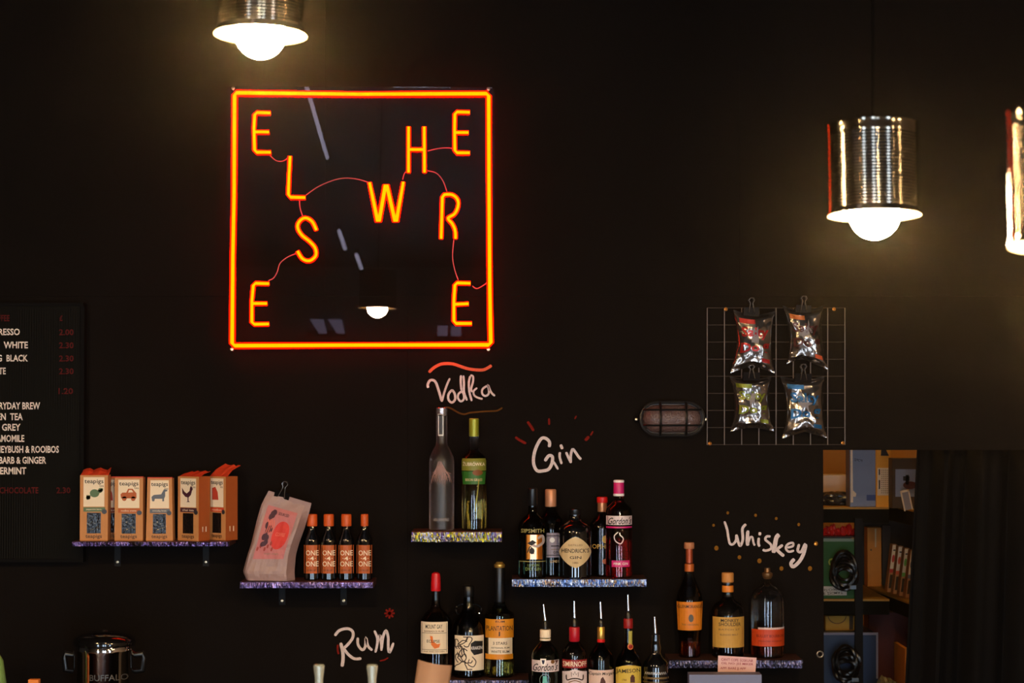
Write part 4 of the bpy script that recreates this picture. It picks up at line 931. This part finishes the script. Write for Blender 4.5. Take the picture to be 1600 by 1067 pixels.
fl = [('lift', .0012, ('poly', [(.57 + .17 * math.cos(a), .49 + .13 * math.sin(a)) for a in [k * math.pi / 12 for k in range(24)]], mat('roundel_red', (206, 46, 34))))]
rnd = random.Random(3)
for k in range(16):
    fl.append(('lift', .0018, ('ell', .22 + .12 * rnd.random(), .4 + .3 * rnd.random(), .03 + .02 * rnd.random(), .02 + .014 * rnd.random(), mat('plum_print', (66, 24, 40)))))
for k in range(7): fl.append(('lift', .0014, ('ell', .18 + .05 * k, .36 + .03 * (k % 3), .022, .022, mat('rust_red', (150, 50, 36)))))
for k in range(4): fl.append(('lift', .002, ('stroke', [(.24 + .04 * k, .62), (.28 + .035 * k, .56), (.26 + .04 * k, .5)], .015, mat('coral', (220, 110, 90)))))
decal('floral_print', fl, mb_, lb, step=.06, ystep=.05)
decal('lettering', [('lift', .001, ('text', 'SOURCED', .52, .69, .22, .03, M_ink)), ('lift', .003, ('text', 'COFFEE', .57, .5, .2, .03, mat('coral', (220, 110, 90)))), ('lift', .001, ('text', 'single origin', .5, .31, .3, .025, mat('grey_ink', (130, 110, 90))))], mb_, lb)
def clip(label, px, py, Y, wpx=24, hpx=13, rot=0, up=22, dpx=12):
    s = S(Y); r = thing('binder_clip', P(px, py, Y), label, 'clip', 'black binder clips')
    r.rotation_euler = (0, rot, 0)
    w, h, d = wpx / 2 * s, hpx / 2 * s, dpx / 2 * s
    b = MB(); pr = [(-d, h), (d, h), (d * .25, -h), (-d * .25, -h)]
    vs = [(-w, y, z) for y, z in pr] + [(w * (1), y, z) for y, z in pr]
    b.add(vs, [(3, 2, 1, 0), (4, 5, 6, 7), (0, 1, 5, 4), (1, 2, 6, 5), (2, 3, 7, 6), (3, 0, 4, 7)], mat('clip_black', (14, 13, 14), .25)); b.build('spring_body', r)
    for yy, k in ((-d * .9, -1), (d * .6, 1)):
        MB().tube([(-5 * s, yy - 1.2 * s * (k < 0), -h * .6), (-3 * s, yy, h), (-1.8 * s, yy + k * 1 * s, h + up * .35 * s), (-4.5 * s, yy + k * 2 * s, h + up * .6 * s), (-2 * s, yy + k * 2.5 * s, h + up * .8 * s), (2.5 * s, yy + k * 2.5 * s, h + up * .8 * s), (4.5 * s, yy + k * 2 * s, h + up * .6 * s), (1.8 * s, yy + k * 1 * s, h + up * .35 * s), (3 * s, yy, h), (5 * s, yy - 1.2 * s * (k < 0), -h * .6)], .75 * s, M_chrome, 6).build('wire_handle', r)
    return r
clip('black binder clip closing the top of the coffee bag', 441, 773, YBg, 24, 11, .28, 20)

# ================================================================== WIRE GRID WITH CRISP PACKETS
YG = W - .012; gr = thing('wire_grid', P(1212, 588, YG), 'white wire grid panel on the dark wall carrying crisp packets', 'wire grid')
M_gw = mat('pale_grid_wire', (112, 98, 92), .5)
gp = lambda x, y, d=0: tuple(P(x, y, YG - d) - gr.location)
for k in range(9):
    x = 1105 + 26.9 * k; MB().tube([gp(x, 481), gp(x, 695)], .8 * S(YG), M_gw, 6).build('wire', gr)
M_gw2 = mat('shaded_grid_wire', (62, 53, 49), .7, spec=.2)  # darker copy for horizontal wires, their dimmer lighting put into the colour
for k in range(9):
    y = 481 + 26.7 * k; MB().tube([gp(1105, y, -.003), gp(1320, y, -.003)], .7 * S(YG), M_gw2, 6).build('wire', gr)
for x, y in ((1134, 483), (1303, 483), (1317, 692), (1109, 693)):
    T = Matrix.Translation(Vector(gp(x, y))) @ Matrix.Rotation(math.pi / 2, 4, 'X')
    MB().lathe([(0, -.012), (.003, -.012), (.003, .002), (.0055, .002), (.005, .005), (.002, .006), (0, .004)], mat('brass', (200, 130, 60), .3, 1), 12, T).build('screw', gr)
M_foil = mat('silver_foil', (136, 126, 120), .16, .95, bump=.1, bscale=40)
def packet(label, TL, TR, BR, BL, ml, mr, arch, topdip, prints, tint, seed, archc=.5):
    Y = YG - .03; s = S(Y); c = ((TL[0] + BR[0]) / 2, (TL[1] + BR[1]) / 2)
    r = thing('crisp_packet', P(c[0], c[1], Y), label, 'crisp packet', 'foil crisp packets clipped to the wire grid')
    def srf(u, v, side, lift=0):      # v 0 top .. 1 bottom
        q = math.sin(math.pi * v)
        xl = TL[0] + (BL[0] - TL[0]) * v + (ml - (TL[0] + BL[0]) / 2) * q; xr = TR[0] + (BR[0] - TR[0]) * v + (mr - (TR[0] + BR[0]) / 2) * q
        yl = TL[1] + (BL[1] - TL[1]) * v; yr = TR[1] + (BR[1] - TR[1]) * v
        g = max(0, 1 - abs(u - archc) / max(archc, 1 - archc)) 
        y = yl + (yr - yl) * u - arch * g * v ** 3 + topdip * math.sin(math.pi * u) * (1 - v) ** 3
        x = xl + (xr - xl) * u
        f = min(1, min(v, 1 - v) / .11); f = f * f * (3 - 2 * f)
        e = (1 - (2 * u - 1) ** 2) ** .6
        d = 11 * f * e * (.75 + .35 * math.sin(math.pi * v))
        wr = 3.2 * MN.noise(Vector((u * 3 + seed, v * 4, 0))) + 1.0 * MN.noise(Vector((u * 8 + v * 4, v * 9 - u * 5, seed)))
        d += wr * (.25 + .75 * f) * (1 if side == 0 else .3)
        cr_ = .5 * math.sin(u * 60) * (1 - f)
        p = P(x, y, Y); yy = (-d - 1 + cr_) * s if side == 0 else (d * .5 + 1 + cr_) * s
        if f < .3: yy += (3 * (v - .5)) * s * -1
        q_ = p - r.location; return (q_.x, yy - lift, q_.z)
    NU, NV = 26, 38; vs = [srf(i / NU, j / NV, sd_) for sd_ in (0, 1) for j in range(NV + 1) for i in range(NU + 1)]
    N0 = (NU + 1) * (NV + 1); ix = lambda a, i, j: a * N0 + j * (NU + 1) + i; fs = []
    for j in range(NV):
        for i in range(NU): fs += [(ix(0, i, j), ix(0, i, j + 1), ix(0, i + 1, j + 1), ix(0, i + 1, j)), (ix(1, i, j), ix(1, i + 1, j), ix(1, i + 1, j + 1), ix(1, i, j + 1))]
        for i in (0, NU): fs.append((ix(0, i, j), ix(1, i, j), ix(1, i, j + 1), ix(0, i, j + 1)))
    for i in range(NU):
        for j in (0, NV): fs.append((ix(0, i, j), ix(0, i + 1, j), ix(1, i + 1, j), ix(1, i, j)))
    MB().add(vs, fs, M_foil, True).build('foil_pouch', r)
    mpx = lambda u, v, l: srf(max(0.02, min(.98, u)), max(.02, min(.98, v)), 0, .0016 + l)
    decal('tinted_print', [i for i in prints[0]], mpx, r, step=.06, ystep=.05); decal('lettering', [('lift', .0008, i) for i in prints[1]], mpx, r, step=.06, ystep=.05)
    return r
def dogprint(dark, band, tagc, txt='Salty', dogx=.5, dogy=.42, pose=0, field=None):
    dg = mat('dog_grey', (128, 118, 118), .5)
    poses = [[(-.1, .1), (-.08, -.04), (-.03, -.16), (.02, -.1), (.07, -.2), (.08, -.05), (.11, .05), (.1, .12)],
             [(-.2, .06), (-.17, -.04), (-.08, -.02), (.06, -.12), (.1, -.24), (.12, -.1), (.2, .0), (.17, .01), (.1, -.02), (.09, .04), (-.04, .06), (-.1, .12), (-.14, .06)],
             [(-.08, .14), (-.09, .0), (-.02, -.12), (.06, -.14), (.12, -.1), (.07, -.04), (.05, .06), (.02, .14), (0, .04), (-.04, .12)],
             [(-.2, .0), (-.07, -.04), (-.1, -.18), (0, -.06), (.07, -.12), (.06, -.01), (.2, .02), (.07, .06), (.1, .2), (0, .08), (-.1, .1)]][pose]
    a = [('rect', .08 + .09 * i, .17 + .09 * i, .1 + .05 * j, .15 + .05 * j, field) for i in range(9) for j in range(8)] if field else []
    a += [('lift', .0002, ('rect', .1 + .1 * i, .2 + .1 * i, .11, .19, band)) for i in range(4)]
    b = [('text', txt, .5, .36, .75, -.22, dark, .0, .0, .03), ('text', 'Do', .37, .61, .52, -.17, dark, .0, .0, .03), ('text', 'g', .81, .63, .2, -.2, dark, .0, .0, .03), ('poly', [(dogx + x, dogy + y) for x, y in poses][::-1], dg),
         ('text', 'SEA SALT', .5, .77, .5, -.035, M_ink), ('rect', .7, .9, .8, .87, tagc)]
    return a, b
m_r = mat('packet_red', (150, 18, 20), .3, .4); m_br = mat('packet_brown', (70, 26, 24), .35, .3); m_gr = mat('packet_green', (104, 110, 22), .35, .4); m_bl = mat('packet_blue', (14, 78, 120), .35, .4)
packet('silver crisp packet with red print, upper of the red and green pair', (1146, 484), (1211, 486), (1210, 583), (1141, 583), 1151, 1206, 12, 6, dogprint(m_r, m_r, m_r, pose=0), None, 1)
packet('silver crisp packet with brown print, upper of the brown and blue pair', (1223, 477), (1286, 477), (1294, 578), (1229, 577), 1233, 1284, 18, 8, dogprint(m_br, mat('packet_orange', (170, 84, 20), .4, .3), mat('tag_orange', (190, 70, 20)), pose=1, field=None), None, 2.3, .35)
packet('silver crisp packet with olive green print, under the red one', (1140, 588), (1205, 588), (1209, 674), (1141, 674), 1148, 1202, 7, 4, dogprint(m_gr, m_gr, m_gr, pose=2), None, 4.1)
packet('silver crisp packet with blue print, under the brown one', (1219, 588), (1288, 588), (1292, 684), (1222, 685), 1228, 1286, 10, 4, dogprint(m_bl, m_bl, m_bl, 'Salty', pose=3), None, 6.2, .5)
YK = YG - .034
clip('binder clip holding the red print crisp packet', 1174, 487, YK, 24, 14, 0, 18)
clip('binder clip holding the brown print crisp packet', 1255, 484, YK, 24, 14, .05, 18)
clip('binder clip holding the green print crisp packet', 1174, 588, YK - .016, 26, 13, 0, 14)
clip('binder clip holding the blue print crisp packet', 1255, 590, YK - .004, 26, 13, 0, 18)

# ================================================================== BULKHEAD LIGHT
bk = thing('bulkhead_light', P(1049, 654, W), 'unlit oval caged bulkhead light on the wall left of the wire grid', 'wall light')
s = S(W)
def stad(hw, hh, n=12):
    o = []
    for sg_, a0 in ((1, -90), (-1, 90)):
        for k in range(n + 1): a = math.radians(a0 + 180 * k / n); o.append((sg_ * (hw - hh) + hh * math.cos(a), hh * math.sin(a)))
    return [(x * s, z * s) for x, z in o]
M_bk = mat('bulkhead_black', (22, 20, 20), .35)
MB().prism(stad(50, 27), -12 * s, 0, M_bk).build('base', bk)
MB().tube([(x, -18 * s, z) for x, z in stad(49, 25.5)], 2.6 * s, M_bk, 8, True).build('cage_ring', bk)
lens = MB(); rings = []; vs = []
for k in range(7):
    t = k / 6 * math.pi / 2; sc_ = math.cos(t) * .999 + .001; q = stad(46 , 22)
    for x, z in q:
        cx_ = max(-24 * s, min(24 * s, x)); vs.append((cx_ + (x - cx_) * sc_, -12 * s - 21 * s * math.sin(t), z * sc_))
n_ = len(q)
lens.add(vs, [(k * n_ + i, k * n_ + (i + 1) % n_, (k + 1) * n_ + (i + 1) % n_, (k + 1) * n_ + i) for k in range(6) for i in range(n_)], mat('ribbed_lens', (92, 70, 66), .2, bump=1, bscale=150, coat=.3), True)
lens.build('lens', bk)
for x in (-19, 21):
    MB().tube([(x * s, (-18 - 19 * math.sin(a)) * s, 25.5 * math.cos(a) * s) for a in [k * math.pi / 12 for k in range(13)]], 1.7 * s, M_blackp, 8).build('cage_bar', bk)
for z in (14, -10):
    MB().tube([((-46 + 92 * k / 12) * s, (-18 - 15 * math.sin(math.pi * k / 12) ** .4) * s, z * s) for k in range(13)], 1.5 * s, M_blackp, 8).build('cage_bar', bk)
for x in (-55, 53):
    T = Matrix.Translation((x * s, 0, -1 * s)) @ Matrix.Rotation(math.pi / 2, 4, 'X')
    MB().lathe([(0, 0), (4.5 * s, 0), (4.5 * s, 3 * s), (0, 3 * s)], mat('bulkhead_matte', (10, 9, 9), .9, spec=.05), 14, T).build('lug', bk)
    MB().lathe([(0, 3 * s), (2.6 * s, 3 * s), (2 * s, 5 * s), (0, 5.5 * s)], M_screw, 10, T).build('screw', bk)

# ================================================================== MENU BOARD
YM = W - .03; s = S(YM)
mbd = thing('menu_board', P(0, 676, YM), 'black grooved letter board listing coffee and tea prices', 'menu board')
def mm(x, y, l=0): return tuple(P(x, y, YM - l) - mbd.location)
M_felt = mat('black_felt', (21, 20, 18), .9, spec=.08); M_fr = mat('black_frame', (9, 8, 8), .8, spec=.1)
a = mm(-190, 478); b = mm(127, 873)
MB().box((a[0], .002, b[2]), (b[0], .028, a[2]), M_felt).build('felt_back', mbd)
gv = MB(); x = -190
gvs = []
while x < 127:
    p0 = mm(x, 478); p1 = mm(x + 2.3, 873); gv.box((p0[0], -.0012, p1[2]), (p1[0], .002, p0[2]), M_felt); x += 3.8
go = gv.build('felt_rib', mbd); go['kind'] = 'stuff'
for (x0, y0, x1, y1) in ((-194, 473, 131, 478), (-194, 873, 131, 878), (-194, 478, -190, 873), (127, 478, 131, 873)):
    p0 = mm(x0, y0); p1 = mm(x1, y1); MB().box((p0[0], -.01, p1[2]), (p1[0], .028, p0[2]), M_fr).build('frame_rail', mbd)
M_lt = mat('white_letter', (226, 206, 190), .5); M_lr = mat('red_letter', (78, 14, 12), .7, spec=.15)
def row(txt, xr, y, m, h=10.5, wpc=6.3):
    """right-aligned condensed capitals"""
    w = wpc * len(txt) * .98; return ('text', txt, xr - w / 2, y, w, -h, m, 0, 0, .02)
rows = [('COFFEE', 15, 497, M_lr, 10, 5.4), ('£', 98, 497, M_lr, 9, 5), ('ESPRESSO', 31, 518.5, M_lt, 10.5, 6.5), ('2.00', 115, 519, M_lr, 9.5, 5.8), ('FLAT  WHITE', 43.5, 539, M_lt, 10.5, 6.5), ('2.30', 115, 539.5, M_lr, 9.5, 5.8),
        ('LONG  BLACK', 43.5, 559.5, M_lt, 10.5, 6.5), ('2.30', 115, 560, M_lr, 9.5, 5.8), ('LATTE', 9, 579.5, M_lt, 10.5, 5.6), ('2.30', 115, 580, M_lr, 9.5, 5.8), ('1.20', 114, 611, M_lr, 9.5, 5.8),
        ('EVERYDAY BREW', 62.5, 634, M_lt, 11, 6.3), ('GREEN  TEA', 35.5, 651, M_lt, 11, 6.1), ('EARL  GREY', 32, 667.5, M_lt, 11, 6.3), ('CAMOMILE', 38, 685, M_lt, 11, 6.4), ('HONEYBUSH & ROOIBOS', 92, 702, M_lt, 11, 6.1),
        ('RHUBARB & GINGER', 72, 719, M_lt, 11, 6.0), ('PEPPERMINT', 41, 735.5, M_lt, 11, 6.6), ('HOT  CHOCOLATE', 60, 766, M_lr, 10, 6.4), ('2.30', 110, 766, M_lr, 9.5, 5.6)]
for rw in rows:
    decal('letter_row', [row(*rw)], lambda x, y, l: mm(x, y, .0022), mbd)

# ================================================================== URN, TAPS, CARDS AND BITS BELOW
YU = 5.93; s = S(YU); ur = thing('water_urn', (P(163, 1000, YU).x, YU, z_cn), 'polished steel catering urn with black lid on the back counter', 'urn')
bh = 622 + (H - z_cn) / YU * F
hz = lambda y: (bh - y) * s
MB().lathe([(0, 0), (50 * s, 0), (50 * s, 8 * s), (49 * s, 12 * s), (0, 12 * s)], M_blackp, 48).build('base', ur)
MB().lathe([(0, 12 * s), (47.5 * s, 12 * s), (47.5 * s, hz(1018)), (48.5 * s, hz(1014)), (48.5 * s, hz(1010)), (47.5 * s, hz(1006)), (0, hz(1006))], M_chrome, 64).build('steel_body', ur)
MB().lathe([(0, hz(1006)), (48 * s, hz(1006)), (49 * s, hz(1000)), (46 * s, hz(994)), (38 * s, hz(989)), (20 * s, hz(985)), (0, hz(984))], mat('black_lid', (10, 9, 9), .12, coat=.5), 64).build('lid', ur)
MB().lathe([(0, hz(985)), (6 * s, hz(985)), (5 * s, hz(983)), (0, hz(982.5))], M_blackp, 16).build('lid_vent', ur)
for sg_ in (-1, 1):
    MB().tube([(sg_ * 47 * s, 0, hz(1022)), (sg_ * 60 * s, 0, hz(1020)), (sg_ * 62 * s, 0, hz(1026)), (sg_ * 60 * s, 0, hz(1045)), (sg_ * 47 * s, 0, hz(1047))], 4 * s, M_blackp, 10).build('handle', ur)
def mu(u, v, l): R_ = 47.8; a_ = math.asin(max(-.99, min(.99, u / R_))); return ((R_ * s + l) * math.sin(a_), -(R_ * s + l) * math.cos(a_), hz(v))
decal('lettering', [('text', 'BUFFALO', 14, 1051.5, 56, -9.5, mat('grey_print', (60, 56, 52), .4))], mu, ur)
# front bar with taps
YT = 4.5; z_bar = .84
bar = thing('front_bar', (-.4, 4.45, 0), 'dark wooden bar counter in front of the back bar', 'counter')
MB().box((-2.2, -.3, z_bar - .05), (2.2, .3, z_bar), M_wood).build('bar_top', bar)
MB().box((-2.15, -.22, 0), (2.15, .26, z_bar - .05), M_black).build('bar_front', bar)
for px, top, lb in ((498.5, 1038, 'polished beer tap in line with the neon letter S'), (581.5, 1038, 'polished beer tap just below the painted word Rum')):
    s = S(YT); p = P(px, top, YT); r = thing('beer_tap', (p.x, YT, z_bar), lb, 'beer tap', 'polished beer taps on the front bar'); hh = p.z - z_bar
    MB().lathe([(0, 0), (.035, 0), (.035, .008), (.012, .02), (.009, .06), (0, .06)], M_chrome, 24).build('base', r)
    MB().lathe([(0, .06), (.008, .06), (6.5 * s, hh - 22 * s), (8.6 * s, hh - 6 * s), (8.8 * s, hh - 2 * s), (7 * s, hh), (0, hh)], mat('pearl_handle', (225, 235, 225), .08, .75), 24).build('handle', r)
    MB().tube([(0, -.01, .05), (0, -.07, .05), (0, -.075, .02)], .006, M_chrome, 8).build('spout', r)
# curled kraft card
YCd = 4.62; s = S(YCd); p = P(680, 1035, YCd)
cd = thing('table_card', (p.x, YCd, z_bar + .001), 'curled plain kraft card standing on the bar under the red capped rum', 'card')
hh = p.z - z_bar; vs = []; n = 14
for j in range(2):
    for i in range(n + 1):
        u = i / n - .5; xx = u * 53 * s; zz = j * hh; a = .165
        X_ = xx + (zz - hh) * math.sin(a) * .9; Z_ = zz - (u * 9 * s if j else 0)
        vs.append((X_, -.035 * math.cos(u * 2.6), max(0, Z_)))
o = MB().add(vs, [(i, i + 1, n + 2 + i, n + 1 + i) for i in range(n)], mat('pale_kraft', (128, 102, 88), .38, noise=.05, nscale=30), True).build('card_sheet', cd)
o.modifiers.new('s', 'SOLIDIFY').thickness = .0015
# small handwritten notice and grey box
YN2 = W - .155
nt = thing('handwritten_note', P(1151, 1037, YN2), 'pale pink handwritten card stuck to the whiskey shelf edge', 'note')
mn = lambda x, y, l=0: tuple(P(x, y, YN2 - l) - nt.location)
q = [(1122, 1024), (1182, 1027.5), (1180, 1052), (1121.5, 1050.5)]
pp = [mn(*c_) for c_ in q]
MB().prism([(c_[0], c_[2]) for c_ in pp], -.0012, 0, mat('pale_pink_card', (222, 176, 170), .6)).build('card', nt)
m_ri = mat('red_pen', (150, 30, 60), .6)
decal('lettering', [('text', 'CAN\'T COPE: SOSKUNR', 1152, 1031.2, 50, -4.3, m_ri, .05), ('text', 'OIL NO: JSS MIKER', 1152, 1037.3, 50, -4.3, m_ri, .04), ('text', 'APP: BARE JJ APP', 1145.5, 1044.5, 40, -4.3, m_ri, .02)], lambda x, y, l: mn(x, y, .0018), nt)
YX = 6.0; x0 = P(1077, 1054, YX); x1 = P(1190, 1054, YX)
gb = thing('menu_holder', ((x0.x + x1.x) / 2, YX, z_cn), 'blue grey box standing below the pink note', 'box')
MB().box((-(x1.x - x0.x) / 2, 0, 0), ((x1.x - x0.x) / 2, .06, x0.z - z_cn), mat('blue_grey_panel', (108, 112, 140), .5, noise=.08, nscale=12)).build('carton', gb)
# left foreground bits
YL = 5.75; s = S(YL); p = P(-6, 1020, YL)
gv_ = thing('green_bottle', (P(-4, 1040, YL).x, YL, z_cn), 'soft green rounded squeeze bottle at the left edge beside the urn', 'bottle')
hh = P(0, 1016, YL).z - z_cn
MB().lathe([(0, 0), (16 * s, 0), (17 * s, .01), (17 * s, hh * .45), (14.5 * s, hh * .72), (9 * s, hh * .92), (0, hh)], mat('sage_plastic', (96, 128, 66), .4), 32).build('bottle_body', gv_)
MB().lathe([(0, hh * .9), (4 * s, hh * .9), (3 * s, hh), (0, hh)], mat('sage_plastic', (96, 128, 66)), 16).build('nozzle', gv_)
p = P(52, 1062, YL); oc = thing('small_carton', (p.x, YL, z_cn), 'small orange card box whose top just shows at the bottom edge', 'box')
MB().box((-8 * s, 0, 0), (8 * s, 14 * s, p.z - z_cn), mat('amber_card', (214, 120, 40), .6)).build('carton', oc)
